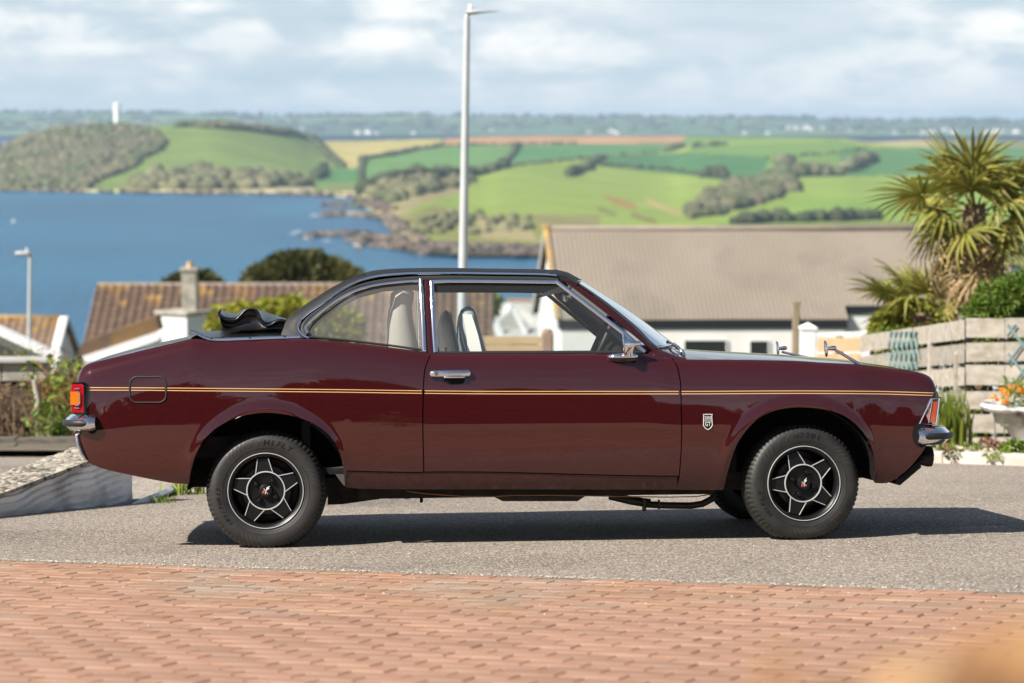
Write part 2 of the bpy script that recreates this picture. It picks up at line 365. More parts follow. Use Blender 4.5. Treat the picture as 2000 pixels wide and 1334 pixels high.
M['kerb'] = mat('kerb_stone', (.42, .385, .33), .85, c2=(.55, .50, .44), scale=3)
M['sleeper'] = mat('dark_sleeper_wood', (.085, .075, .055), .9, c2=(.14, .125, .10), scale=5, stretch=(1, 6, 6))
M['soil'] = mat('garden_soil', (.10, .075, .05), .95, c2=(.16, .13, .09), scale=5)
M['leaf_y'] = leafmat('yellow_green_leaf', (.27, .30, .035), (.38, .38, .055))
M['leaf_g'] = leafmat('bright_green_leaf', (.115, .19, .022), (.18, .25, .04))
M['leaf_d'] = leafmat('dark_green_leaf', (.065, .082, .02), (.13, .12, .035))
M['leaf_f'] = leafmat('fresh_leaf', (.17, .25, .03), (.25, .30, .055))
M['leaf_h'] = leafmat('hedge_leaf', (.035, .055, .016), (.06, .075, .022))
M['twig'] = mat('dry_twig', (.20, .14, .085), .9, island=.4)
M['palm_leaf'] = leafmat('palm_leaf', (.24, .255, .045), (.37, .33, .085), island=.45)
M['palm_dead'] = leafmat('dry_palm_leaf', (.50, .35, .18), (.34, .26, .13), island=.4, trans=.2)
M['bark'] = mat('fibrous_bark', (.16, .11, .07), .95, c2=(.26, .19, .12), scale=9, stretch=(1, 1, 3), bump=.6, bscale=30)
M['petal'] = leafmat('orange_petal', (.52, .29, .12), (.56, .35, .19), island=.25)
M['petal_y'] = leafmat('pale_orange_petal', (.60, .43, .29), (.56, .38, .24), island=.25)
# ------------------------------------------------------------------ ground, road, driveway
def gz(x, y):
    x = np.asarray(x, float); y = np.asarray(y, float)
    yy = np.clip(y, None, 23.0); z = zroad(np.clip(x, -12, 12), np.clip(yy, -40, None)) - np.clip(-40 - yy, 0, None) * -.035
    z = z - np.clip(y - 23, 0, 52) * .135 - np.clip(y - 75, 0, 345) * .118 - np.clip(y - 420, 0, None) * .06
    return z
def gzb(x, y):                                                                # unseen rise behind the camera, shaped for an uneven skyline in the paint
    return float(gz(x, y)) + (0 if y > -45 else min(1, (-45 - y) / 60) * (6 + 5 * math.sin(x * .045) + 3.5 * math.sin(x * .11 + 1) + 2 * math.sin(x * .23)))
xs = np.r_[np.linspace(-900, -60, 12), np.linspace(-56, 56, 29), np.linspace(60, 900, 12)]
ys = np.r_[np.linspace(-700, -60, 14), np.linspace(-40, 23, 10), np.linspace(26, 75, 8), np.linspace(95, 620, 24)]
mb = MB(); mb.grid([[(x, y, gzb(x, y) - .05) for y in ys] for x in xs])
tag(mb.build('ground', M['lawn'], smooth_=True), kind='structure')

# the border between the brick driveway and the road, on the road plane
BA, BB = G(0, 1094), G(2000, 1158)
bd = (BB - BA); bd /= np.linalg.norm(bd); bn = np.cross(CN, bd); bn /= np.linalg.norm(bn)     # bd along the border, bn away from the camera
if bn[1] < 0: bn = -bn
def bp(u, v, up=0.0): return BA + bd * u + bn * v + CN * up
mb = MB(); mb.grid([[bp(u, v) for v in np.linspace(-.02, 11.6, 6)] for u in np.linspace(-14, 22, 8)], flip=True)
tag(mb.build('road', M['road']), kind='structure')
drive = MB(); drive.grid([[bp(u, v, -.008) for v in np.linspace(-16, .0, 6)] for u in np.linspace(-14, 22, 8)], flip=True)
drive = tag(drive.build('driveway', M['joint']), kind='structure')
# pavers: 200 x 100 mm, half bond; those that show largest are single bricks
bl, bw_, bh = .2, .1, .05
bmesh_ = MB(); bmesh_.bbox((0, 0, -bh / 2), (bl - .004, bw_ - .003, bh), .004)
src = obj('brick', bmesh_.v, bmesh_.f, M['brick'], drive)
def px_of(p):
    d = np.array(p) - CAM; z = d @ FW; return 1000 + FPX * (d @ RT) / z, 667 - FPX * (d @ UP) / z
cands = []
B3 = np.array([bd, bn, CN]).T
for r in range(90):
    for c in range(-60, 110):
        u = (c + .5 * (r % 2)) * bl; v = -(r + .5) * bw_; p = bp(u, v); a, b_ = px_of(p)
        if -450 < a < 2450 and b_ < 1560: cands.append((np.linalg.norm(p - CAM), p, -10 < a < 2010 and b_ < 1334))
cands.sort(key=lambda t: t[0]); n1 = 0; rest = MB(); first = True
for d_, p, inframe in cands:
    tilt = np.random.uniform(-1, 1, 2) * .005; dz = np.random.uniform(-.0018, .0012)
    sx_, sy_ = 1 - abs(np.random.normal(0, .010)), 1 - abs(np.random.normal(0, .009)); A = B3 @ np.array([[sx_, 0, tilt[0]], [0, sy_, tilt[1]], [-tilt[0], -tilt[1], 1]]); p = p + CN * dz
    if inframe and n1 < 300:
        o = src if first else inst('brick', src, drive); first = False; n1 += 1
        o.matrix_basis = Matrix([[*A[0], p[0]], [*A[1], p[1]], [*A[2], p[2]], [0, 0, 0, 1]])
    else: rest.add([p + A @ np.array(v) for v in bmesh_.v], bmesh_.f)
# the plain paving outside the view is laid as one sheet of the same pavers' colour at brick height
o = rest.build('brick_paving', M['brick'], drive); o['kind'] = 'stuff'
near = MB(); near.grid([[bp(u, v, -.007) for v in np.linspace(-16, -.2, 6)] for u in np.linspace(-14, 22, 6)], flip=True)
o = near.build('brick_paving', M['brick'], drive); o['kind'] = 'stuff'
# loose chips along the road edge and on the bricks
mb = MB(); rng = np.random.RandomState(3)
ico = [(0, 0, 1), (.9, 0, .1), (.2, .85, 0), (-.75, .5, .05), (-.7, -.55, 0), (.25, -.85, .1), (0, 0, -.6)]
icof = [(0, 1, 2), (0, 2, 3), (0, 3, 4), (0, 4, 5), (0, 5, 1), (6, 2, 1), (6, 3, 2), (6, 4, 3), (6, 5, 4), (6, 1, 5)]
def chip(p, s, Mx=None):
    a = rng.uniform(0, 6.28); ca, sa = math.cos(a), math.sin(a); st = rng.uniform(.6, 1.3, 3)
    mb.add([p + s * np.array([(x * ca - y * sa) * st[0], (x * sa + y * ca) * st[1], z * .6 * st[2]]) for x, y, z in ico], icof)
for i in range(900): chip(bp(rng.uniform(-.5, 5.5), rng.normal(.01, .014), .003), rng.uniform(.003, .0075))
for i in range(260): chip(bp(rng.uniform(-.5, 5.5), -abs(rng.normal(0, 1.2)), .0), rng.uniform(.003, .007))
for i in range(700): chip(G(rng.uniform(-20, 2020), rng.uniform(985, 1150), .002), rng.uniform(.003, .0065))
tag(mb.build('gravel', M['stone']), 'loose pale stone chips strewn along the road edge', kind='stuff')

# ------------------------------------------------------------------ sea and hills
SEA = -58.0
M['sea'] = mat('sea_water', (.003, .075, .155), .30, spec=.33, c2=(.007, .105, .195), scale=.004, stretch=(1, 1, 1), bump=1.0, bscale=.22, bdist=1.6)
mb = MB(); mb.grid([[(x, y, SEA) for y in np.linspace(440, 11500, 8)] for x in np.linspace(-6300, 6300, 10)], flip=True)
tag(mb.build('sea', M['sea']), kind='structure')
def Dsea(u, v):
    d = ray(u, v); return (SEA - 2.0) / (d[2] / d[1])
def pip(u, v, poly):
    ins = np.zeros(u.shape, bool); n = len(poly)
    for i in range(n):
        x1, y1 = poly[i]; x2, y2 = poly[(i + 1) % n]
        if y1 == y2: continue
        c = ((y1 > v) != (y2 > v)) & (u < (x2 - x1) * (v - y1) / (y2 - y1) + x1); ins ^= c
    return ins
_nr = np.random.RandomState(11)
_k = _nr.uniform(-1, 1, (14, 2)) ; _ph = _nr.uniform(0, 6.28, 14)
def wob(u, v, s):
    r = np.zeros(np.broadcast(u, v).shape)
    for k, p in zip(_k, _ph): r = r + np.sin((u * k[0] + v * k[1] * 2) * s + p)
    return r / 14
M['land'] = mat('hillside', (.1, .12, .05), .9, vcol=True, c2=(.80, .82, .76), scale=.018, detail=6, spec=.15)
class Land:
    def __init__(s, vtop, vbot, Dtop, rows, g=1.0, Dbot=None):
        s.vt, s.vb, s.Dt, s.rows, s.g = pchip(*zip(*vtop)), pchip(*zip(*vbot)), pchip(*zip(*Dtop)), rows, g
        s.Db = pchip(*zip(*Dbot)) if Dbot else None
    def D(s, u, v):
        vt, vb = float(s.vt(u)), float(s.vb(u)); t = min(max((vb - v) / (vb - vt), 0), 1)
        d0 = float(s.Db(u)) if s.Db else Dsea(u, vb); d1 = float(s.Dt(u)); d_ = d0 * (d1 / d0) ** (t ** s.g); return d_ if s.Db or t < .01 else min(d_, Dsea(u, v) * .975)
    def pos(s, u, v): return at(u, v, s.D(u, v))
    def build(s, name, us, polys, base, rag=0.0):
        V, C_, U = [], [], []
        nr = s.rows
        for u in us:
            vt, vb = float(s.vt(u)), float(s.vb(u)); vt -= rag * (float(wob(u, 0.0, .11)) + .6 * float(wob(u, 3.0, .35)))
            for j in range(nr + 1):
                v = vb + (vt - vb) * j / nr; p = at(u, v, s.D(u, v))
                if j == 0: p = p - np.array([0, 0, 3.0])
                V.append(p); U.append((u, v))
            q = V[-1]; V.append(np.array([q[0] * 1.25, q[1] * 1.25, SEA - 5])); U.append((u, vt))
        U = np.array(U); C_ = np.tile(np.array(base, float), (len(V), 1))
        uu = U[:, 0] + 6 * wob(U[:, 0], U[:, 1], .05); vv = U[:, 1] + 1.5 * wob(U[:, 1] * 3, U[:, 0], .05)
        for poly, c in polys: C_[pip(uu, vv, poly)] = c
        C_ = C_ * np.array([1.42, 1.45, 1.1])
        m = nr + 2; F = [(i * m + j, (i + 1) * m + j, (i + 1) * m + j + 1, i * m + j + 1) for i in range(len(us) - 1) for j in range(m - 1)]
        return tag(obj(name, V, F, M['land'], smooth_=True, colors=C_), kind='structure')
GRASS, LIME, DEEP, OLIVE, BROWN, STRAW, DUN, SAND, ROCK = (.105, .165, .045), (.17, .20, .055), (.055, .135, .055), (.085, .085, .042), (.30, .165, .11), (.30, .25, .12), (.15, .135, .07), (.42, .36, .28), (.085, .07, .05)
US = np.r_[np.arange(-1700, -260, 40), np.arange(-260, 2261, 5), np.arange(2300, 3700, 40)]
far = Land([(-260, 214), (0, 219), (120, 222), (200, 219), (330, 222), (480, 226), (600, 228), (700, 227), (800, 223), (880, 226), (990, 228), (1100, 228), (1200, 231), (1300, 228), (1420, 232), (1600, 233), (1720, 235), (1850, 234), (2000, 236), (2260, 238)],
           [(-260, 262), (300, 262), (2260, 262)], [(-260, 10200), (2260, 9400)], 18, 1.0, [(-260, 8300), (2260, 7600)])
fp = [([(-260, 240), (300, 244), (420, 240), (640, 246), (600, 236), (300, 232), (-260, 236)], (.16, .15, .10)), ([(1240, 236), (1350, 236), (1350, 244), (1240, 243)], (.24, .16, .11)), ([(520, 238), (900, 240), (900, 270), (520, 270)], (.05, .085, .06)),
      ([(900, 234), (1500, 238), (1500, 268), (900, 268)], (.07, .115, .06)), ([(1500, 236), (2260, 240), (2260, 258), (1500, 252)], (.06, .10, .065)), ([(0, 226), (500, 231), (500, 236), (0, 233)], (.08, .16, .07))]
far.build('far_hills', US, fp, (.095, .135, .065), 1.6)
mid = Land([(-260, 300), (-100, 294), (0, 286), (60, 266), (120, 251), (200, 245), (340, 244), (420, 241), (520, 248), (575, 259), (612, 272), (630, 276), (700, 275), (860, 271), (1000, 266), (1340, 266), (1640, 270), (1700, 278), (1800, 274), (2000, 275), (2260, 276)],
           [(-260, 371), (0, 372), (300, 377), (600, 380), (700, 386), (2260, 388)], [(-260, 2700), (400, 2800), (700, 3300), (1300, 3600), (2260, 3500)], 46, .9)
WOODL = [(-260, 280), (0, 280), (60, 262), (120, 248), (240, 243), (300, 254), (326, 275), (320, 292), (285, 312), (262, 330), (215, 345), (185, 362), (178, 375), (-260, 376)]
mp_ = [([(-260, 240), (640, 240), (640, 390), (-260, 390)], (.115, .155, .055)), (WOODL, OLIVE), ([(330, 330), (400, 326), (480, 345), (520, 340), (590, 350), (615, 372), (600, 382), (250, 382), (225, 365), (290, 345)], DUN),
       ([(628, 274), (705, 278), (705, 326), (672, 330), (640, 308)], STRAW), ([(705, 276), (860, 270), (868, 286), (790, 300), (715, 308), (705, 326)], STRAW),
       ([(618, 330), (700, 328), (702, 356), (620, 358)], DEEP), ([(712, 312), (860, 288), (1000, 283), (990, 325), (900, 345), (800, 350), (712, 354)], (.085, .16, .055)),
       ([(866, 268), (1345, 262), (1330, 278), (1130, 281), (866, 283)], BROWN), ([(1010, 284), (1260, 282), (1330, 290), (1160, 305), (1000, 325)], DEEP), ([(1340, 262), (1660, 262), (1660, 300), (1340, 300)], GRASS),
       ([(1640, 270), (1820, 268), (1830, 290), (1690, 292)], (.27, .22, .14)), ([(1820, 268), (2260, 268), (2260, 300), (1820, 300)], (.12, .13, .07)),
       ([(-260, 369), (250, 371), (430, 372), (610, 374), (700, 376), (700, 392), (-260, 380)], SAND), ([(475, 340), (610, 352), (615, 372), (470, 374)], (.24, .21, .17))]
mid.build('mid_hills', US, mp_, (.12, .14, .06), .8)
nearl = Land([(690, 396), (700, 384), (712, 374), (770, 353), (818, 345), (890, 347), (935, 341), (986, 326), (1055, 317), (1100, 313), (1182, 305), (1305, 295), (1345, 284), (1400, 278), (1640, 272), (1700, 280), (1760, 285), (2000, 290), (2260, 292)],
             [(690, 400), (712, 404), (735, 416), (755, 436), (768, 456), (785, 478), (820, 494), (930, 500), (1045, 501), (1300, 508), (2260, 525)], [(690, 1760), (720, 1800), (1000, 2200), (1340, 2900), (2260, 2800)], 64, 1.05)
np_ = [([(690, 405), (720, 395), (760, 420), (800, 470), (1060, 474), (1060, 510), (690, 510)], ROCK), ([(700, 372), (900, 345), (905, 372), (820, 400), (770, 430), (700, 400)], (.20, .17, .11)),
       ([(775, 425), (850, 400), (930, 420), (1060, 420), (1060, 478), (900, 470), (780, 452)], (.15, .145, .055)), ([(1030, 418), (1170, 420), (1170, 440), (1060, 445)], DUN), ([(925, 420), (1030, 430), (1050, 470), (940, 465)], (.22, .185, .12)),
       ([(1345, 284), (1640, 275), (1700, 290), (1660, 320), (1440, 345), (1420, 330), (1340, 300)], (.10, .165, .05)), ([(1172, 306), (1340, 298), (1500, 308), (1490, 345), (1420, 352), (1180, 325)], (.045, .115, .05)),
       ([(1640, 290), (2260, 285), (2260, 340), (1560, 345), (1640, 320)], (.06, .13, .055)), ([(1345, 440), (1420, 430), (1560, 385), (1740, 370), (2260, 360), (2260, 470), (1345, 470)], (.13, .20, .045)),
       ([(1520, 352), (2260, 342), (2260, 372), (1560, 388)], (.15, .205, .05)), ([(1400, 438), (2260, 425), (2260, 520), (1400, 520)], (.13, .13, .06)),
       ([(1172, 380), (1195, 385), (1245, 400), (1240, 408), (1200, 398)], (.20, .11, .05)), ([(1258, 385), (1330, 415), (1325, 422), (1260, 395)], (.26, .19, .11)), ([(1230, 413), (1280, 430), (1280, 438), (1235, 422)], (.13, .085, .045)), ([(1168, 405), (1205, 418), (1200, 424), (1168, 412)], (.10, .10, .05))]
nearl.build('green_headland', np.r_[np.arange(690, 2261, 4), np.arange(2300, 3700, 40)], np_, (.155, .20, .052), .5)

# clumps of far vegetation and rock, joined masses nobody could count
t_ = (1 + 5 ** .5) / 2
_iv = np.array([(-1, t_, 0), (1, t_, 0), (-1, -t_, 0), (1, -t_, 0), (0, -1, t_), (0, 1, t_), (0, -1, -t_), (0, 1, -t_), (t_, 0, -1), (t_, 0, 1), (-t_, 0, -1), (-t_, 0, 1)]) / math.hypot(1, t_)
_if = [(0, 11, 5), (0, 5, 1), (0, 1, 7), (0, 7, 10), (0, 10, 11), (1, 5, 9), (5, 11, 4), (11, 10, 2), (10, 7, 6), (7, 1, 8), (3, 9, 4), (3, 4, 2), (3, 2, 6), (3, 6, 8), (3, 8, 9), (4, 9, 5), (2, 4, 11), (6, 2, 10), (8, 6, 7), (9, 8, 1)]
def icosub():
    v = [tuple(p) for p in _iv]; f = []; c = {}
    def mid_(a, b):
        k = (min(a, b), max(a, b))
        if k not in c:
            p = (np.array(v[a]) + v[b]) / 2; c[k] = len(v); v.append(tuple(p / np.linalg.norm(p)))
        return c[k]
    for a, b, d in _if:
        x, y, z = mid_(a, b), mid_(b, d), mid_(d, a); f += [(a, x, z), (b, y, x), (d, z, y), (x, y, z)]
    return np.array(v), f
_sv, _sf = icosub()
def blobs(name, pts, mat_, kind='stuff', flat=1.0, low=False, smooth_=True, jit=.28):
    V, F = [], []; base, faces = (_iv, _if) if low else (_sv, _sf); n = len(base); rg = np.random.RandomState(len(pts))
    for i, (p, r) in enumerate(pts):
        q = base * (1 + rg.uniform(-jit, jit, (n, 1))) * np.array([rg.uniform(.8, 1.3), rg.uniform(.8, 1.3), rg.uniform(.7, 1.1) * flat]) * r + p
        V.append(q); F += [tuple(k + i * n for k in f) for f in faces]
    o = obj(name, np.concatenate(V), F, mat_, smooth_=smooth_)
    return tag(o, kind=kind)
M['wood_far'] = mat('far_woodland', (.082, .102, .044), .95, island=.3, spec=.1, c2=(.155, .14, .085), scale=.02)
M['hedge_far'] = mat('far_hedgerow', (.065, .078, .036), .95, island=.35, spec=.1)
M['scrub_far'] = mat('far_scrub', (.16, .15, .08), .95, island=.35, spec=.1, c2=(.12, .13, .06), scale=.03)
M['rock'] = mat('shore_rock', (.165, .122, .085), .9, island=.6, c2=(.075, .062, .052), scale=.05)
rg = np.random.RandomState(5)
def scatter(land, poly, n, r0, r1, sink=.2):
    P = np.array(poly); out = []; lo, hi = P.min(0), P.max(0)
    while len(out) < n:
        u, v = rg.uniform(lo[0], hi[0]), rg.uniform(lo[1], hi[1])
        if pip(np.array([u]), np.array([v]), poly)[0]:
            p = land.pos(u, v); r = rg.uniform(r0, r1); out.append((p + np.array([0, 0, r * (.5 - sink)]), r))
    return out
def along(land, line, step, r0, r1, jit=1.0):
    out = []
    for (a, b), (c, d) in zip(line[:-1], line[1:]):
        k = max(2, int(math.hypot(c - a, (d - b) * 2) / step))
        for t in np.linspace(0, 1, k, endpoint=False):
            p = land.pos(a + (c - a) * t + rg.normal(0, jit), b + (d - b) * t + rg.normal(0, jit * .4)); r = rg.uniform(r0, r1); out.append((p + np.array([0, 0, r * .35]), r))
    return out
WV = [(0, 290), (62, 266), (120, 251), (240, 246), (300, 256), (324, 277), (315, 292), (280, 312), (258, 330), (212, 345), (182, 360), (172, 370), (0, 368)]
w1 = scatter(mid, WV, 2600, 1.8, 5.0) + along(mid, [(345, 248), (420, 246), (520, 254), (575, 263), (612, 276)], 2.2, 3, 6) + along(mid, [(390, 249), (470, 252), (560, 264)], 2.5, 3, 6) + along(mid, [(-200, 300), (0, 290)], 6, 4, 7)
o = blobs('woodland', w1, M['wood_far']); o['label'] = 'olive brown woodland covering the left headland above the sea'
s1 = scatter(mid, [(330, 332), (400, 328), (440, 345), (520, 342), (590, 352), (612, 366), (300, 370), (235, 362), (290, 345)], 190, 4, 8) + scatter(nearl, [(720, 374), (800, 352), (925, 346), (915, 360), (830, 378), (760, 400)], 110, 3, 6) + scatter(nearl, [(790, 432), (880, 415), (1050, 425), (1050, 455), (800, 462)], 60, 2, 4)
o = blobs('coastal_scrub', s1, M['scrub_far']); o['label'] = 'brown scrub on the slopes above the rocky shore'
h1 = along(mid, [(612, 275), (640, 305), (672, 330)], 4, 4, 7) + along(mid, [(706, 352), (708, 312), (780, 302), (812, 294), (866, 286)], 5, 3, 5) + along(mid, [(620, 350), (635, 330)], 4, 5, 8) + along(mid, [(985, 326), (1012, 284)], 5, 4, 6.5) + along(mid, [(870, 285), (1130, 281)], 9, 2, 3.5)
h1 += along(nearl, [(712, 372), (770, 352), (818, 344), (890, 346), (935, 341), (986, 327)], 4, 4, 7) + along(nearl, [(986, 327), (1100, 314), (1182, 307), (1305, 297)], 10, 1.5, 3) + along(nearl, [(1108, 344), (1140, 334), (1175, 309)], 3, 3, 6) + along(nearl, [(1175, 324), (1300, 332), (1420, 350)], 7, 2, 3.5) + along(nearl, [(1305, 296), (1335, 288)], 3, 4, 6) + along(nearl, [(1360, 288), (1420, 282)], 6, 2, 5)
h1 += scatter(nearl, [(1365, 347), (1395, 332), (1415, 335), (1420, 350)], 14, 4, 7) + along(nearl, [(1500, 310), (1640, 300), (1700, 290)], 12, 1.5, 3) + along(nearl, [(1440, 438), (1500, 434), (1600, 432), (1720, 428)], 6, 3, 6)
o = blobs('hedgerows', h1, M['hedge_far']); o['label'] = 'dark hedgerows dividing the green fields across the water'
c1 = scatter(nearl, [(1345, 428), (1370, 395), (1420, 365), (1490, 350), (1530, 335), (1555, 372), (1480, 398), (1400, 420)], 380, 2.5, 6.5) + along(nearl, [(1530, 345), (1640, 342)], 4, 5, 9) + along(nearl, [(1650, 335), (1690, 318), (1715, 312)], 4, 5, 9) + scatter(nearl, [(1515, 350), (1520, 318), (1545, 315), (1545, 345)], 10, 6, 9)
o = blobs('copse', c1, M['wood_far']); o['label'] = 'grey brown copse in the fold between two green fields'
rf_ = scatter(far, [(-200, 226), (600, 234), (1300, 236), (2200, 242), (2200, 260), (-200, 258)], 420, 8, 26, .5) + along(far, [(-200, 218), (100, 222), (340, 223), (480, 227), (700, 228), (800, 225), (880, 227), (1000, 229), (1300, 230), (1700, 236), (2000, 237), (2200, 238)], 14, 8, 20)
o = blobs('far_woods', rf_, M['hedge_far'], flat=.6); o['label'] = 'dark woods scattered along the hazy far ridge'
# rocky shore
k1 = []
def shore(line, n, r0, r1, spread):
    seg = np.array(line, float)
    for i in range(n):
        j = rg.randint(len(seg) - 1); t = rg.uniform(); u, v = seg[j] * (1 - t) + seg[j + 1] * t + np.array([rg.normal(0, spread * 2), rg.normal(0, spread * .5)])
        p = at(u, v, Dsea(u, v)); r = rg.uniform(r0, r1); q = nearl.pos(u, v) if u > 700 and nearl.vt(u) < v < nearl.vb(u) else p; k1.append((q + np.array([0, 0, r * .2]), r))
shore([(600, 464), (650, 459), (700, 458), (760, 466), (790, 474)], 170, .8, 2.6, 2.5); shore([(690, 470), (800, 484), (900, 490), (1050, 492), (1300, 500)], 420, 1.2, 3.6, 8); shore([(680, 470), (740, 478), (820, 492)], 90, .8, 2.2, 2)
shore([(640, 402), (700, 401), (770, 408)], 130, 1.0, 3.0, 2); shore([(632, 420), (680, 419), (760, 428)], 170, 1.0, 3.2, 2.6); shore([(700, 390), (740, 400), (765, 430), (790, 452), (820, 470)], 110, 1.2, 3.6, 4)
shore([(-100, 372), (300, 378), (600, 381), (700, 386)], 150, 1.5, 4, 2)
o = blobs('rocky_shore', k1, M['rock'], flat=.8, low=True, smooth_=False, jit=.4); o['label'] = 'jagged brown rocks along the shore of the headland'
# pale surf where the rocks meet the water
M['foam'] = mat('sea_foam', (.75, .78, .80), .8, c2=(.5, .58, .62), scale=.3)
fm = []
for u, v in ((585, 452), (575, 456), (622, 420), (612, 421), (700, 478), (830, 498), (600, 466), (640, 470)): p = at(u, v, Dsea(u, v)); fm.append((p, 2.2))
o = blobs('surf', fm, M['foam'], flat=.12); o['label'] = 'white surf breaking off the rock points'
# the white day mark on the left headland
p = mid.pos(229, 246); D = p[1]; sc = D / FPX
tw = empty('daymark_tower', p - np.array([0, 0, 1.0]), 'white banded daymark tower on the wooded headland', 'tower')
prof = []; H = 44 * sc; r = 6.2 * sc
for k in range(9): prof += [(r * (1.08 if k % 2 == 0 else .86), H * k / 9), (r * (1.08 if k % 2 == 0 else .86), H * (k + 1) / 9)]
Mz = np.array([[1, 0, 0], [0, 0, 1], [0, 1, 0]], float)
mb = MB(); mb.lathe([(0.01, 0)] + prof + [(0.01, H)], 16, Mz); M['bright'] = mat('fresh_white_paint', (.92, .92, .90), .6); mb.build('shaft', M['bright'], tw)
mb = MB(); mb.lathe([(0.01, H), (r * .8, H), (r * .75, H + 1.8 * sc), (.01, H + 3 * sc)], 12, Mz); mb.build('cap', M['whitewall'], tw)
mb = MB(); mb.box((0, 0, .5), (r * 2.8, r * 2.8, 3.0)); mb.build('base', M['concrete'], tw)
# far white houses
hb = MB(); hb.box((0, 0, .35), (1, .7, .7)); hr = MB(); hr.prism([(-.55, -.42, .7), (-.55, .42, .7), (-.55, 0, 1.1)], 3, (1.1, 0, 0))
M['slate'] = mat('slate', (.12, .12, .13), .8)
fh = []
spots = [(1458, 262, 11), (1500, 262, 8), (1545, 252, 14), (1560, 253, 16), (1575, 252, 14), (1588, 254, 12), (1610, 252, 10), (1640, 252, 9), (1660, 256, 7), (1150, 260, 8), (1195, 259, 13), (1205, 261, 10), (960, 256, 9), (590, 253, 9), (700, 268, 12), (720, 270, 14), (735, 270, 9), (1805, 262, 12), (1820, 260, 14), (1835, 257, 15), (1850, 256, 16), (1862, 260, 12), (1930, 262, 14), (1945, 259, 15), (1960, 258, 15), (1985, 260, 14), (1750, 268, 10), (450, 240, 7), (808, 268, 8)]
for i, (u, v, w) in enumerate(spots):
    v = min(v, 261); p = far.pos(u, v); s = w * p[1] / FPX
    if not fh:
        e = empty('far_house', p, cat='house'); fh = [e, hb.build('wall', M['whitewall'], e), hr.build('roof', M['slate'], e)]
    else:
        e = inst('far_house', fh[0]); inst('wall', fh[1], e); inst('roof', fh[2], e)
    tag(e, 'tiny white house on the far hazy shore', 'house', 'white houses on the far shore'); e.location = p - np.array([0, 0, s * .1]); e.scale = (s, s, s * .8); e.rotation_euler.z = rg.uniform(-.5, .5)
# small white boat on the open water
p = at(27, 434, Dsea(27, 434)); bo = empty('small_boat', p, 'small white boat alone on the blue water', 'boat'); s = 9 * p[1] / FPX
mb = MB(); mb.grid([[(x * s * .5, w * s * .16 * (1 - x ** 4 * .95), h * s * .18 + .1 * s * x * x * h) for w, h in ((-1, 1), (-.7, 0), (.7, 0), (1, 1))] for x in np.linspace(-1, 1, 9)]); mb.build('hull', M['whitewall'], bo)
mb = MB(); mb.box((-.05 * s, 0, .36 * s), (.4 * s, .2 * s, .42 * s)); mb.build('cabin', M['whitewall'], bo)
# the air between here and the far shore
M['haze'] = bpy.data.materials.new('sea_haze'); M['haze'].use_nodes = True; n, l = M['haze'].node_tree.nodes, M['haze'].node_tree.links; n.clear()
o_ = n.new('ShaderNodeOutputMaterial'); pv = n.new('ShaderNodeVolumePrincipled'); pv.inputs['Color'].default_value = (.55, .76, .98, 1); pv.inputs['Density'].default_value = 8.0e-5; l.new(pv.outputs[0], o_.inputs['Volume'])
mb = MB(); mb.box((0, 6300, -8), (13000, 14400, 118)); tag(mb.build('haze', M['haze']), kind='stuff')
# ------------------------------------------------------------------ the car (car-local frame: x forward, y to the far side, z up)
car = empty('car', (0, 0, 0), 'dark maroon two-door convertible with black vinyl hood parked side-on across the road', 'car')
car.matrix_basis = Matrix([[*CR[0], CT[0]], [*CR[1], CT[1]], [*CR[2], CT[2]], [0, 0, 0, 1]])
YS = -.80
def X_(px, y=YS, py=800): return float(cp(px, py, y)[0])
def curve(pts, y=YS):
    q = sorted((float(cp(a, b, y)[0]), float(cp(a, b, y)[2])) for a, b in pts); return pchip(*zip(*q)), q
ztop, _ = curve([(144.4, 764), (145, 748), (147, 736), (152, 725), (158, 717), (165, 712.5), (175, 709), (200, 703), (250, 690.5), (310, 676), (358, 665), (376, 661.5), (400, 664), (412, 666.6), (475, 666), (586, 662), (605, 662), (660, 667), (710, 672), (770, 679.5), (824, 687), (845, 690), (900, 690.5), (1000, 690.5), (1100, 690.5), (1200, 690.5), (1262, 691), (1290, 696), (1312, 700.5), (1340, 702), (1434, 702.5), (1560, 705), (1607, 708), (1683, 712), (1749, 720), (1796, 726.5), (1812, 731), (1822, 736), (1829, 743), (1832.5, 751), (1834, 765)])
zlow, _ = curve([(144.4, 838), (145, 842), (148, 862), (156, 882), (166, 897), (181, 909), (205, 917), (250, 927), (310, 939), (340, 944), (400, 947), (520, 949), (640, 950), (674, 952), (701, 954.6), (1009, 956), (1316, 957), (1407, 957.5), (1440, 957), (1560, 950), (1700, 944), (1732, 945), (1765, 925), (1793, 895), (1806, 876), (1820, 850), (1834, 810)])
wheel_c = {'r': (float(cp(519.4, 959.4, -.79)[0]), float(cp(519.4, 959.4, -.79)[2])), 'f': (float(cp(1568, 944.9, -.79)[0]), float(cp(1568, 944.9, -.79)[2]))}
arch_r, ar_pts = curve([(370, 940), (373, 921), (382, 891), (400, 858), (430, 831), (475, 811.5), (520, 805.5), (565, 810), (610, 825), (640, 846), (658, 870), (667, 894), (671.5, 921), (674, 951)])
arch_f, af_pts = curve([(1414, 955), (1420, 921), (1431, 880), (1450, 846), (1481.6, 814), (1516, 800), (1554, 795), (1592, 797), (1633, 806), (1667, 827), (1689, 852), (1702, 877), (1708, 905.5), (1710, 942)])
def zbot(x):
    z = zlow(x)
    for f, p in ((arch_r, ar_pts), (arch_f, af_pts)):
        z = np.where((x >= p[0][0]) & (x <= p[-1][0]), np.maximum(f(x), z), z)
    return z
XT, XN = X_(144.4), X_(1838.5)
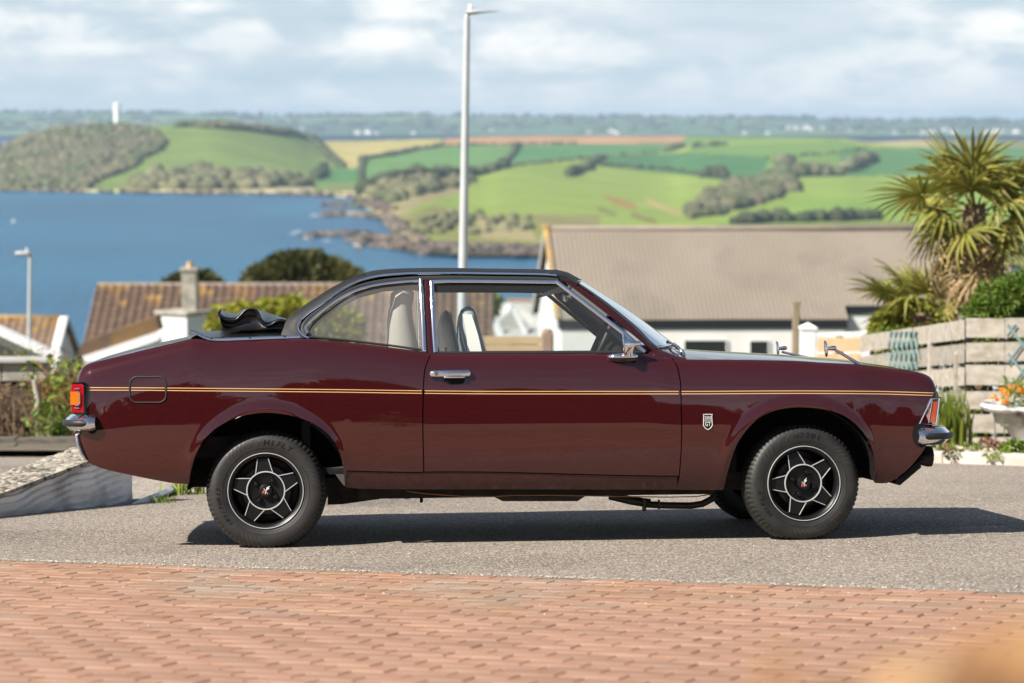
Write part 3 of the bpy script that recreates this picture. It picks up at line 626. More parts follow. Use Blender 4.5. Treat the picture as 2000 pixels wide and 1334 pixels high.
Wf = pchip([XT, XT + .02, XT + .08, XT + .25, -1.5, -1.0, 0, .9, 1.5, XN - .25, XN - .08, XN - .02, XN], [.762, .775, .789, .808, .838, .850, .848, .846, .838, .816, .807, .797, .785])
hprof = pchip([0, .012, .03, .05, .08, .14, .22, .34, .6], [.072, .050, .032, .022, .0155, .0085, .0035, 0, 0])
lprof = pchip([.0, .20, .27, .31, .36, .42, .50, .58, 1.2], [.13, .09, .055, .034, .019, .009, .0025, 0, 0])
ACEN = [((ar_pts[0][0] + ar_pts[-1][0]) / 2, wheel_c['r'][1] + .005, (ar_pts[-1][0] - ar_pts[0][0]) / 2), ((af_pts[0][0] + af_pts[-1][0]) / 2, wheel_c['f'][1] + .005, (af_pts[-1][0] - af_pts[0][0]) / 2)]
def Yb(x, z, flare=True):                                                    # half width of the body side
    x = np.asarray(x, float); z = np.asarray(z, float)
    y = Wf(x) - hprof(np.clip(ztop(x) - z, 0, .6)) - lprof(z)
    if flare:
        for cx, cz, r in ACEN:
            dz = np.clip(z - cz, 0, None); rho = np.hypot(x - cx, dz * 1.0)
            s = rho - r
            low = smooth(.26, .42, z)
            y = y + low * (.0075 * (1 - smooth(.012, .062, s)) - .004 * (1 - smooth(-.004, .012, s)))
    return y
def panel(name, xs, zb, zt, mat_, parent, nz=30, dl=None, dr=None, side=-1, inset=0.0, rim=.02, flare=True, tz=None):
    xs = np.array(xs, float); n = len(xs); T = np.linspace(0, 1, nz) if tz is None else tz; P = []
    for i, x0 in enumerate(xs):
        u = i / (n - 1); row = []
        for t in T:
            x = x0; z = float(zb(x) + (zt(x) - zb(x)) * t)
            if dl is not None: x = x + max(0, 1 - u * 4) ** 2 * (float(dl(z)) - xs[0])
            if dr is not None: x = x + max(0, 1 - (1 - u) * 4) ** 2 * (float(dr(z)) - xs[-1])
            z = float(zb(x) + (zt(x) - zb(x)) * t); y = float(Yb(x, z, flare)) - inset
            row.append(np.array([x, side * y, z]))
        P.append(row)
    mb = MB(); mb.grid(P, flip=(side > 0))
    if rim:
        ring = [P[i][0] for i in range(n)] + [P[-1][j] for j in range(1, len(T))] + [P[i][-1] for i in range(n - 2, -1, -1)] + [P[0][j] for j in range(len(T) - 2, 0, -1)]
        mb.grid([[p, p - np.array([0, side * rim, 0])] for p in ring], flip=(side < 0), closed_u=True)
    return mb.build(name, mat_, parent, True, 40), P
def archx(p, n=40):
    a = np.linspace(0, math.pi, n); c, r = (p[0][0] + p[-1][0]) / 2, (p[-1][0] - p[0][0]) / 2; return c - r * np.cos(a)
xd0, xd1 = X_(829), X_(1326)
gap = .0045
dgap_r = lambda z: float(_gr(z)); dgap_f = lambda z: float(_gf(z))
_g = [(841, 690), (834, 707.5), (829, 725), (826.5, 765), (825.5, 833), (827.5, 922), (828, 958)]; _q = sorted((cp(a, b, YS)[2], cp(a, b, YS)[0]) for a, b in _g); _gr = pchip(*zip(*_q))
_g = [(1313.5, 700), (1320.5, 712.5), (1325, 732.5), (1327.5, 750), (1329, 833), (1326, 925), (1321, 958)]; _q = sorted((cp(a, b, YS)[2], cp(a, b, YS)[0]) for a, b in _g); _gf = pchip(*zip(*_q))
sill_t, _ = curve([(660, 919), (826, 922), (831, 921.5), (1325, 930), (1340, 930)])
tz_ = np.concatenate([np.linspace(0, .72, 20), np.linspace(.74, 1, 22)])
xq = np.concatenate([XT + np.array([0, .003, .007, .012, .02, .032, .05, .08, .12]), np.linspace(XT + .17, ar_pts[0][0] - .005, 9), archx(ar_pts, 46), np.linspace(ar_pts[-1][0] + .01, xd0 - gap, 14)])
qzb = lambda x: np.where(np.asarray(x) > ar_pts[-1][0] + .002, sill_t(x) + .003, zbot(x))
xw = np.concatenate([np.linspace(xd1 + gap, af_pts[0][0] - .008, 9), archx(af_pts, 46), np.linspace(af_pts[-1][0] + .01, XN - .13, 8), XN - np.array([.1, .08, .06, .045, .032, .02, .012, .007, .003, 0])])
xdoor = np.linspace(xd0 + gap, xd1 - gap, 30)
for side in (-1, 1):
    quarter, Pq = panel('rear_quarter_panel', xq, qzb, ztop, M['paint'], car, dr=lambda z: _gr(z) - gap * .6, side=side, tz=tz_)
    door, Pd = panel('door', xdoor, lambda x: sill_t(x) + .003, ztop, M['paint'], car, dl=lambda z: _gr(z) + gap * .6, dr=lambda z: _gf(z) - gap * .6, side=side, tz=tz_)
    wing, Pw = panel('front_wing', xw, zbot, ztop, M['paint'], car, dl=lambda z: _gf(z) + gap * .6, side=side, tz=tz_)
    sill, Ps = panel('sill_panel', np.linspace(ar_pts[-1][0] + .004, xd1 - .012, 30), zlow, lambda x: sill_t(x) - .002, M['paint_dust'], car, nz=8, side=side, inset=.006)
    # black inner shell behind the shut lines
    xi = np.concatenate([np.linspace(XT + .03, ar_pts[0][0] - .01, 10), archx(ar_pts, 30), np.linspace(ar_pts[-1][0] + .01, af_pts[0][0] - .01, 20), archx(af_pts, 30), np.linspace(af_pts[-1][0] + .01, XN - .05, 8)])
    panel('inner_shell', xi, lambda x: np.maximum(zbot(x), zlow(x)) + .008, lambda x: ztop(x) - .012, M['dark'], car, side=side, inset=.024, rim=0, flare=False)
    if side < 0: Q, Dn, Wn, PQ, PW = quarter, door, wing, Pq, Pw
    # wheel wells
    for (cx, cz, r), pts in zip(ACEN, (ar_pts, af_pts)):
        mb = MB(); P = []
        for a in np.linspace(0, math.pi, 25):
            rr = r + .012; x = cx - rr * math.cos(a); z = cz + rr * math.sin(a) * (pts[len(pts) // 2][1] - cz + .012) / rr
            P.append([(x, side * .80, z), (x, side * .45, z + .0)])
        mb.grid(P); c0 = len(mb.v)
        mb.v += [(cx, side * .45, cz)] ; mb.f += [(c0, 2 * i + 1, 2 * i + 3) for i in range(24)]
        mb.build('wheel_arch_liner', M['dark'], car)
# closing panels across the body at tail and nose
def across(name, col, mat_, bow, n=12, fr=1.0):
    mb = MB(); P = []
    for p in col:
        P.append([(p[0] + bow * (1 - (2 * k / n - 1) ** 2), p[1] * (1 - 2 * k / n), p[2]) for k in range(n + 1)])
    mb.grid(P, flip=bow > 0); return mb.build(name, mat_, car, True, 40)
across('rear_panel', PQ[0], M['paint'], -.035)
front = across('front_panel', PW[-1], M['dark'], .03)
# bonnet, boot lid, scuttle: crowned skins from edge to edge
def skin(name, x0, x1, crown, mat_, n=22, lo=0.0, hi=1.0, m=20, dz=0.0, parent=None, yfix=None):
    P = []
    for x in np.linspace(x0, x1, n):
        ye = float(Yb(x, ztop(x), False)) if yfix is None else yfix; z0 = float(ztop(x)); c = float(crown(x)); row = []
        for k in range(m + 1):
            s = -1 + 2 * k / m; s = s * hi; row.append((x, s * ye, z0 + c * (1 - abs(s) ** 1.8) + dz))
        P.append(row)
    mb = MB(); mb.grid(P); return mb.build(name, mat_, parent or car, True, 50)
def rimstrip(name, x0, x1, crown, mat_, side, a, b, n=30, parent=None):
    P = []
    for x in np.linspace(x0, x1, n):
        ye = float(Yb(x, ztop(x), False)); c = float(crown(x)); P.append([(x, side * s * ye, float(ztop(x)) + c * (1 - s ** 1.8)) for s in np.linspace(b, a, 4)])
    mb = MB(); mb.grid(P, flip=side > 0); return mb.build(name, mat_, parent or car, True, 50)
xb0, xb1 = X_(1345), XN - .012
bcrown = pchip([X_(1300), X_(1345), X_(1368), X_(1434), X_(1601), X_(1700), XN - .05, XN], [.052, .055, .052, .042, .030, .026, .018, .0])
bonnet = skin('bonnet', xb0, xb1, bcrown, M['paint'], hi=.955)
xt0, xt1 = XT + .004, X_(372)
tcrown = pchip([XT, XT + .03, X_(190), X_(250), X_(310), X_(372)], [0, .012, .030, .034, .032, .028])
boot = skin('boot_lid', xt0, xt1, tcrown, M['paint'], hi=.965)
for side in (-1, 1):
    rimstrip('wing_top', xb0 - .09, xb1, bcrown, M['paint'], side, .963, 1.0); rimstrip('quarter_top', xt0, xt1, tcrown, M['paint'], side, .972, 1.0)
# scuttle in front of the windscreen
#sc = skin('scuttle', X_(1268), xb0 - .008, pchip([X_(1260), X_(1300), X_(1345)], [.03, .05, .055]), M['paint'], hi=.962, n=8)
mb = MB(); mb.tube([(xb0 - .004 + .05 * (1 - (y / .7) ** 2), y, float(ztop(xb0)) + .052 * (1 - abs(y / .78) ** 1.8)) for y in np.linspace(-.72, .72, 20)], .0035, 6); mb.build('bonnet_seal', M['rubber'], car)
# floor, chassis, cabin tub
mb = MB(); zf = .30
mb.box((-.05, 0, zf + .01), (3.0, 1.3, .03)); mb.box((-.05, -.52, zf - .03), (2.2, .07, .07)); mb.box((-.05, .52, zf - .03), (2.2, .07, .07)); mb.box((-1.72, 0, .48), (.78, 1.3, .10)); mb.box((1.55, 0, .42), (.5, .9, .2))
q0, q1, q2 = cp(700, 955, -.62), cp(1395, 955, -.62), cp(1000, 970.5, -.62); mb.box(((q0[0] + q1[0]) / 2, 0, (q0[2] + q2[2]) / 2 + .01), (q1[0] - q0[0], 1.24, abs(q0[2] - q2[2]) + .02))
mb.build('underbody', M['dust_dark'], car)
mb = MB(); mb.box((-.10, 0, .36), (1.9, 1.44, .03)); mb.box((.96, 0, .60), (.04, 1.44, .55)); mb.box((-1.1, 0, .55), (.04, 1.44, .5)); mb.box((-1.36, 0, .745), (.55, 1.40, .03)); mb.build('cabin_tub', M['dark'], car)
# ------------------------------------------------------------------ greenhouse
yg_ = pchip([.5, .90, .94, 1.0, 1.1, 1.2, 1.27, 1.4], [.80, .752, .742, .722, .683, .640, .608, .56])
def cg(px, py, ins=0.0):
    y = -.68
    for _ in range(4): p = cp(px, py, y); y = -(float(yg_(p[2])) - ins)
    p = cp(px, py, y); return np.array([p[0], y, p[2]])
def far_(p): return np.array([p[0], -p[1], p[2]])
def chain(pts, n, ins=0.0):                                                   # smooth path through photo pixels on the glass plane
    pts = np.array(pts, float); d = np.r_[0, np.cumsum(np.hypot(*np.diff(pts, axis=0).T))]; fx, fy = pchip(d, pts[:, 0]), pchip(d, pts[:, 1])
    return [cg(float(fx(t)), float(fy(t)), ins) for t in np.linspace(0, d[-1], n)]
RAIL = [(603, 661), (594, 657.5), (585, 648), (582.5, 640), (586, 627), (600, 613), (635, 589), (660, 571), (685, 556.5), (710, 546.5), (747, 539), (810, 535), (885, 534.5), (960, 535.5), (1060, 537), (1107, 541.5)]
ROOF = [(548, 657), (551, 648), (554, 640), (556, 633), (562, 622), (578, 608), (597, 594.5), (620, 579), (650, 560.5), (697, 537.5), (735, 527.5), (785, 524), (860, 523), (960, 524.5), (1060, 526), (1092, 528)]
def resample(pts, n):
    pts = np.array(pts, float); d = np.r_[0, np.cumsum(np.hypot(*np.diff(pts, axis=0).T))]; d = d / d[-1]
    return d, pts
tt = np.linspace(0, 1, len(RAIL)); frx, fry, fsx, fsy = (pchip(tt, [p[i] for p in L]) for L, i in ((RAIL, 0), (RAIL, 1), (ROOF, 0), (ROOF, 1)))
T40 = np.linspace(0, 1, 64); railp = [cg(float(frx(t)), float(fry(t)), .0) for t in T40]
roofp = [cp(float(fsx(t)), float(fsy(t)), -.12) for t in T40]
kc = next(i for i, t in enumerate(T40) if fsx(t) > 660)
roof = MB(); P = []
for k in range(kc, 64):
    r_, s_ = railp[k], roofp[k]; row = []
    for j in range(-14, 15):
        y = j / 14; a = 1 - abs(y) ** 2.6; ye = abs(r_[1])
        row.append((r_[0] + (s_[0] - r_[0]) * a, y * ye, r_[2] + (s_[2] - r_[2]) * a))
    P.append(row)
roof.grid(P); roof.grid([[(x, y * .985, z - .022) for x, y, z in r] for r in P], flip=True)
roof.grid([[p, (p[0], p[1] * .985, p[2] - .022)] for p in P[0]], flip=True)
roof_o = roof.build('roof', M['vinyl'], car, True, 40)
for side in (-1, 1):
    mb = MB(); P = []
    for k in range(0, kc + 5):
        r_ = railp[k]; s2 = cg(float(fsx(T40[k])), float(fsy(T40[k])), .035); row = []
        for a in np.linspace(0, 1, 7): q = r_ + (s2 - r_) * a; row.append(np.array([q[0], -side * (q[1] - .012 * math.sin(a * math.pi) * (1 - a * .3)), q[2]]))
        for e in (.02, .07): row.append(row[6] + np.array([.012, -side * e, -.004]))
        P.append(row)
    mb.grid(P, flip=side < 0); mb.build('rear_pillar', M['vinyl'], roof_o, True, 50)
# header rail over the windscreen
hd = [(1070, 530), (1074, 527), (1085, 525), (1110, 531), (1137, 546), (1128, 550), (1107, 542), (1080, 539)]
P = []
for y in np.linspace(-1, 1, 17):
    row = []
    for px, py in hd:
        q = cp(px, py, -.35); row.append((q[0] - .055 * (y * y - .3), y * .60, q[2] - .03 * (abs(y) ** 3 - .1)))
    row.append(row[0]); P.append(row)
mb = MB(); mb.grid(P); mb.add(P[0][:-1], [tuple(range(8))]); mb.build('header_rail', M['vinyl'], roof_o, True, 35)
for side in (-1, 1):
    fl = (lambda p: p) if side < 0 else far_
    out = np.array([0, side, .18]); out /= np.linalg.norm(out)
    par = Dn if side < 0 else door; parq = Q if side < 0 else quarter
    mb = MB(); mb.strip([fl(p) + out * .006 for p in railp[:62]], .011, .010, out); mb.build('drip_rail', M['chrome'], roof_o, True, 50)
    mb = MB(); mb.strip([fl(p) + out * .001 for p in chain([(598, 655), (592, 646), (591, 640), (597, 630), (635, 599), (660, 581.5), (685, 567.5), (710, 557.5), (747.5, 550), (785, 546), (830, 543.5), (885, 543), (960, 544), (1060, 545.5), (1090, 548)], 60, -.002)], .022, .004, out); mb.build('drip_gutter', M['rubber'], roof_o, True, 50)
    QW = [(601, 651), (597, 641), (603, 631), (635, 603), (660, 585), (685, 571.5), (710, 562.5), (747.5, 555), (785, 551), (823, 548.5)]
    mb = MB(); mb.strip([fl(p) + out * .004 for p in chain(QW, 50)], .0125, .010, out); mb.strip([fl(p) + out * .0055 for p in chain([(821.5, 546), (824, 590), (826.5, 640), (828.5, 686)], 14)], .0185, .010, out); mb.build('window_frame', M['chrome'], parq, True, 50)
    mb = MB(); mb.strip([fl(p) + out * .003 for p in chain([(604, 658), (660, 663), (710, 668.5), (770, 676), (826, 684)], 24)], .010, .005, out); mb.build('window_seal', M['rubber'], parq, True, 50)
    gl = chain(QW, 30, .004) + chain([(823, 548.5), (829, 686)], 5, .004)[1:] + chain([(829, 686), (770, 679), (710, 671), (606, 660)], 10, .004)[1:]
    mb = MB(); mb.add([fl(p) for p in gl], [tuple(range(len(gl)))]); mb.build('quarter_window', M['glass_quarter'], parq)
    # centre pillar in body colour
    mb = MB(); mb.strip([fl(p) - out * .004 for p in chain([(834, 545), (836, 600), (839, 650), (841, 691)], 12)], .030, .006, out); mb.build('centre_pillar', M['paint'], car, True, 50)
    # door window frame
    DW = [(850.5, 689), (847, 640), (844.5, 590), (843, 550.5)]; DT = [(840, 550.5), (885, 549.5), (960, 550), (1060, 551.3), (1090, 551.6)]; DA = [(1086, 550), (1130, 583.5), (1180, 622), (1230, 661.5), (1259, 688)]
    mb = MB(); mb.strip([fl(p) + out * .0055 for p in chain(DW, 12)], .021, .010, out); mb.strip([fl(p) + out * .004 for p in chain(DT, 30)], .0165, .010, out); mb.strip([fl(p) + out * .005 for p in chain(DA, 24)], .021, .010, out)
    mb.build('window_frame', M['chrome'], par, True, 50)
    gl = chain(DW, 4, .006) + chain(DT, 6, .006)[1:] + chain(DA, 5, .006)[1:]
    mb = MB(); mb.add([fl(p) for p in gl], [tuple(range(len(gl)))]); mb.build('door_window', M['glass'], par)
    mb = MB(); mb.strip([fl(p) + out * .002 for p in chain([(846, 689), (960, 689), (1100, 688.6), (1262, 688)], 16)], .012, .008, out); mb.build('window_seal', M['rubber'], par, True, 50)
    mb = MB(); mb.tube([fl(p) for p in chain([(871, 687), (871, 680)], 3, .03)], .0035, 8); q = fl(cg(871, 680, .03)); mb.bbox(q, (.014, .01, .008), .003); mb.build('lock_button', M['dark'], par, True)
    # windscreen pillar: body-colour band with a black seal beside the glass
    PA = [(1098, 546.5), (1140, 578), (1185, 612.5), (1230, 648), (1266, 678), (1285, 694)]; PB = [(1122, 551.5), (1160, 577), (1205, 611), (1245, 645), (1270, 671), (1288, 686)]
    A_, B_ = chain(PA, 24, -.006), chain(PB, 24, .03)
    mb = MB(); P = []
    for a, b in zip(A_, B_): P.append([fl(q) for q in (a + (0, .03, 0), a, a + (b - a) * .35 + (0, -.008, 0), a + (b - a) * .7 + (0, -.004, .002), b, b + (0, .03, 0))])
    mb.grid(P, flip=side > 0); mb.build('windscreen_pillar', M['paint'], car, True, 60)
    mb = MB(); mb.strip([fl(q) + (0.004, 0, .003) for q in B_], .010, .006, out); mb.build('windscreen_seal', M['rubber'], car, True, 60)
# windscreen: curved glass between the pillars
B_ = chain([(1124, 551), (1160, 577), (1205, 611), (1245, 645), (1282, 678)], 16, .032)
P = []
for i, b in enumerate(B_):
    t = i / 15; bul = .075 + .085 * t; P.append([(b[0] + bul * (1 - abs(s) ** 2.2), -s * abs(b[1]), b[2] + .016 * (1 - s * s)) for s in np.linspace(1, -1, 21)])
mb = MB(); mb.grid(P, flip=True); ws = mb.build('windscreen', M['screen'], car, True)
mb = MB(); mb.tube([np.array(p) + (.004, 0, .0) for p in P[-1]], .007, 6); mb.tube([np.array(p) + (.0, 0, .0) for p in P[0]], .006, 6); mb.build('screen_trim', M['chrome'], ws, True)
# cowl between the screen and the bonnet
yb_ = float(Yb(xb0, ztop(xb0), False)); wsb = P[-1]; cw_ = []
for k, s_ in enumerate(np.linspace(1, -1, 21)):
    w = np.array(wsb[k]) - (0.004, 0, .004); b_ = np.array([xb0 - .008, -s_ * yb_ * .955, float(ztop(xb0)) + .055 * (1 - abs(s_ * .955) ** 1.8)]); cw_.append([w - (0, 0, .03), w, w * .6 + b_ * .4 + (0, 0, -.006), w * .25 + b_ * .75, b_])
mb = MB(); mb.grid(cw_, flip=True)
for side in (-1, 1):
    L_ = cw_[0] if side < 0 else cw_[-1]; xa = X_(1268)
    rows = []
    for t in np.linspace(0, 1, 7):
        a_ = L_[1] * (1 - t) + L_[4] * t; x = xa * (1 - t) + (xb0 - .002) * t; e_ = np.array([x, side * (float(Yb(x, ztop(x), False)) - .002), float(ztop(x)) + .001]); rows.append([a_, a_ * .5 + e_ * .5 + (0, 0, .006), e_])
    mb.grid(rows, flip=side < 0)
mb.build('cowl_panel', M['paint'], car, True, 60)
# dark headlining rail and pillar trim of the far side, seen through the windows
mb = MB(); mb.prism([cp(a, b, .50) for a, b in ((700, 562), (745, 553), (800, 550), (1085, 552), (1095, 566), (1080, 573), (1000, 571.5), (846, 571), (800, 566), (750, 569), (700, 582), (668, 600), (655, 604))], None, (0, .045, 0)); mb.build('headlining', M['greydark'], roof_o)
mb = MB(); mb.prism([cp(a, b, .585) for a, b in ((1070, 560), (1096, 560), (1150, 598), (1225, 660), (1235, 690), (1200, 690), (1140, 628), (1088, 583))], None, (0, .03, 0)); mb.build('pillar_trim', M['greydark'], car)
# hood well: chrome trim, flat cover and the folded rear flap
TR = [(371, 650.5), (385, 655), (400, 662.5), (412, 666), (430, 667), (475, 665.5), (586, 661.5)]
for side in (-1, 1):
    fl = (lambda p: p) if side < 0 else far_
    mb = MB(); pts = np.array(TR, float); d = np.r_[0, np.cumsum(np.hypot(*np.diff(pts, axis=0).T))]; fx, fy = pchip(d, pts[:, 0]), pchip(d, pts[:, 1])
    path = []
    for t in np.linspace(0, d[-1], 30):
        q = cp(float(fx(t)), float(fy(t)) - 3.5, -.765); path.append(fl(np.array([q[0], -.765, q[2]])))
    mb.strip(path, .017, .006, np.array([0, side * .8, .6])); trim = mb.build('well_trim', M['satin'], car, True, 50)
    mb = MB()
    for a in (412, 487, 555):
        i = min(range(30), key=lambda k: abs(path[k][0] - X_(a))); mb.bbox(np.array(path[i]) + (0, side * .004, .003), (.012, .01, .008), .003)
    mb.build('stud', M['dark'], trim, True)
P = []
for t in np.linspace(0, 1, 16):
    q = cp(373 + t * 200, [651, 661][0] if False else float(np.interp(t, [0, .2, 1], [650, 658, 657])), -.74); s_ = cp(373 + t * 200, float(np.interp(t, [0, .15, .5, 1], [648, 646, 644, 641])), -.1); wv = random.uniform(-.002, .002)
    P.append([(q[0] * (1 - (1 - abs(s) ** 2)) + s_[0] * (1 - abs(s) ** 2), s * .745, q[2] + (s_[2] - q[2] + wv) * (1 - abs(s) ** 2.2)) for s in np.linspace(-1, 1, 17)])
mb = MB(); mb.grid(P); hood = mb.build('hood_cover', M['hood'], car, True)
edge = [(431, 604.5), (427.5, 611), (433, 622), (447, 625.5), (459, 625), (470, 616), (480, 606), (490, 603.5), (501, 606.5), (507, 618), (512, 631), (519, 637), (530, 634), (540, 628), (549, 626), (558, 628)]
topl = [(431, 604), (436, 606.5), (447, 610), (456, 612), (464, 611), (472, 606), (480, 602.5), (488, 602), (498, 603.5), (508, 606), (518, 609), (527, 612), (535, 614.5), (544, 617.5), (552, 620), (561, 623)]
botl = [(429, 616), (431, 630), (436, 638), (442, 644), (452, 646), (463, 645.5), (475, 645), (486, 645), (497, 644.5), (507, 644), (517, 643), (526, 642.5), (535, 642), (542, 642), (548, 643), (554, 645)]
P = []
for i in range(16):
    b = cp(*botl[i], -.60); e = cp(*edge[i], -.56); tp = cp(*topl[i], .35); tn = cp(*topl[i], -.1)
    m1 = b + (e - b) * .35 + (0, .05, 0); m2 = b + (e - b) * .7 + (0, .03, .0)
    P.append([b, m1, m2, e, e + (tn - e) * .25 + (0, 0, .006), e + (tn - e) * .6 + (0, 0, .004), tn, tp, tp + (.0, .08, -.06), tp + (0, .05, -.12)])
# smooth the rows along the flap
P = np.array([[np.array(q) for q in r] for r in P]); ti = np.arange(16); tf = np.linspace(0, 15, 61); P2 = np.zeros((61, 10, 3))
for j in range(10):
    for k in range(3): P2[:, j, k] = pchip(ti, P[:, j, k])(tf)
mb = MB(); mb.grid([list(r) for r in P2]); flap = mb.build('folded_rear_flap', M['hood'], car, True)
mb = MB(); mb.tube(P2[:, 3], .006, 8); mb.build('piping', M['hood'], flap, True)
# ------------------------------------------------------------------ body details
def surf(px, py, off=.0, side=-1):
    y = -.83
    for _ in range(4): p = cp(px, py, y); y = -float(Yb(p[0], p[2]))
    p = cp(px, py, y); return np.array([p[0], side * (abs(y) + off), p[2]])
STR = [(170, 759.6), (253, 759.8), (400, 761), (660, 763.5), (826, 765.8), (1000, 767), (1327, 767), (1560, 766), (1700, 766.8), (1823, 770)]
sy = pchip(*zip(*STR))
for side, (dq, dd, dw) in ((-1, (Q, Dn, Wn)), (1, (quarter, door, wing))):
    for (a, b), par in (((171, 252), dq), ((256, 322), dq), ((326, 824), dq), ((829.5, 1325.5), dd), ((1331, 1823), dw)):
        mb = MB(); n = max(6, int((b - a) / 9))
        for o in (-2.6, 2.4):
            P = []
            for px in np.linspace(a, b, n):
                p, q = surf(px, float(sy(px)) + o - .75, .0012, side), surf(px, float(sy(px)) + o + .75, .0012, side); P.append([p, q])
            mb.grid(P, flip=side < 0)
        mb.build('pinstripe', M['gold'], par)
# fuel flap: recessed black outline and proud panel
def rr(x0, y0, x1, y1, r, n=6):
    L = []
    for cx, cy_, a0 in ((x1 - r, y0 + r, -90), (x1 - r, y1 - r, 0), (x0 + r, y1 - r, 90), (x0 + r, y0 + r, 180)):
        for k in range(n + 1): a = R_(a0 + 90 * k / n); L.append((cx + r * math.cos(a), cy_ + r * math.sin(a)))
    return L
ol = [surf(a, b, .0006) for a, b in rr(253.5, 736, 324.5, 786, 14)]
mb = MB(); mb.tube(ol, .0045, 6, closed=True); ff = mb.build('fuel_flap', M['rubber'], Q, True)
# door handle
for side in (-1, 1):
    par = Dn if side < 0 else door
    h = par
    def sp(px, py, off): return surf(px, py, off, side)
    c = (sp(838, 730, 0) + sp(920, 730, 0)) / 2; Lh = abs(sp(920, 730, 0)[0] - sp(838, 730, 0)[0])
    mb = MB(); mb.bbox(c + (0, side * .012, .001), (Lh, .026, .034), .010); mb.build('handle_bar', M['chrome'], h, True, 60)
    c2 = sp(887, 738, 0); mb = MB(); mb.bbox(c2 + (0, side * .018, .004), (.104, .018, .012), .005); mb.build('pull_lever', M['chrome'], h, True, 60)
    mb = MB(); pts = [(866, 737), (908, 737), (907, 747), (899, 751.5), (877, 751.5), (868, 747)]; P3 = [sp(a, b, .0015) for a, b in pts]; mb.add(P3, [tuple(range(6))[::(1 if side > 0 else -1)]]); mb.build('finger_recess_shade', M['dark'], h)  # flat black shape paints the shade of the hollow under the handle
    mb = MB(); q = sp(852, 729, .026); Mx = np.array([[1, 0, 0], [0, -1 if side < 0 else 1, 0], [0, 0, 1]], float); mb.lathe([(.0, .004), (.010, .004), (.0115, .0)], 16, Mx, q); mb.build('key_lock', M['satin'], h, True, 40)
    mb = MB(); mb.box(q + (0, side * .0045, 0), (.002, .002, .009)); mb.build('keyhole', M['dark'], h)
# badge: shield with 2000 over GT
def text_verts(ch, _c={}):
    if ch not in _c:
        cu = bpy.data.curves.new('t', 'FONT'); cu.body = ch; cu.size = 1; cu.resolution_u = 3
        o = bpy.data.objects.new('t', cu); COL.objects.link(o); dg = bpy.context.evaluated_depsgraph_get(); me = o.evaluated_get(dg).to_mesh()
        v = [tuple(p.co) for p in me.vertices]; f = [tuple(p.vertices) for p in me.polygons]; xs_ = [p[0] for p in v] or [0]
        _c[ch] = ([(p[0] - min(xs_), p[1]) for p in v], f, max(xs_) - min(xs_)); bpy.data.objects.remove(o); bpy.data.curves.remove(cu)
    return _c[ch]
def text_flat(mb, s, O, ux, uz, n, h, wfit=None, sp_=.12, th=.001):           # raised letters in the plane (ux, uz)
    wid = sum(text_verts(c)[2] + sp_ for c in s) - sp_; k = h / .70; kx = (wfit / wid) if wfit else k; x = -wid * kx / 2
    for c in s:
        v, f, w = text_verts(c); pts = [O + ux * (x + a * kx) + uz * (b * k) + n * th for a, b in v]; mb.add(pts, f); x += (w + sp_) * kx
for side in (-1, 1):
    par = Wn if side < 0 else wing; bc = surf(1382.3, 824, .0, side); ux = np.array([1.0 if side < 0 else -1.0, 0, 0]); uz = np.array([0, 0, 1.0]); nn = np.array([0, float(side), 0])
    sh = [(-1, 1), (-.7, .93), (-.35, 1), (0, .93), (.35, 1), (.7, .93), (1, 1), (.9, .7), (1, -.45), (.62, -.78), (0, -1), (-.62, -.78), (-1, -.45), (-.9, .7)]
    bg = par
    w, h_ = .0215, .0375
    mb = MB(); poly = [bc + ux * a * w + uz * b * h_ for a, b in sh]; mb.prism(poly, nn, nn * .004); mb.build('badge_shield', M['rimblack'], bg)
    mb = MB(); mb.tube([p + nn * .004 for p in poly], .0017, 6, closed=True); mb.strip([bc + ux * -.9 * w + uz * .12 * h_ + nn * .004, bc + ux * .9 * w + uz * .12 * h_ + nn * .004], .002, .001, nn); mb.build('badge_rim', M['white'], bg)
    mb = MB(); text_flat(mb, '2000', bc + uz * .30 * h_, ux, uz, nn, .0165, .030, th=.0048); text_flat(mb, 'GT', bc + uz * -.52 * h_, ux, uz, nn, .0195, .026, th=.0048); mb.build('badge_lettering', M['white'], bg)
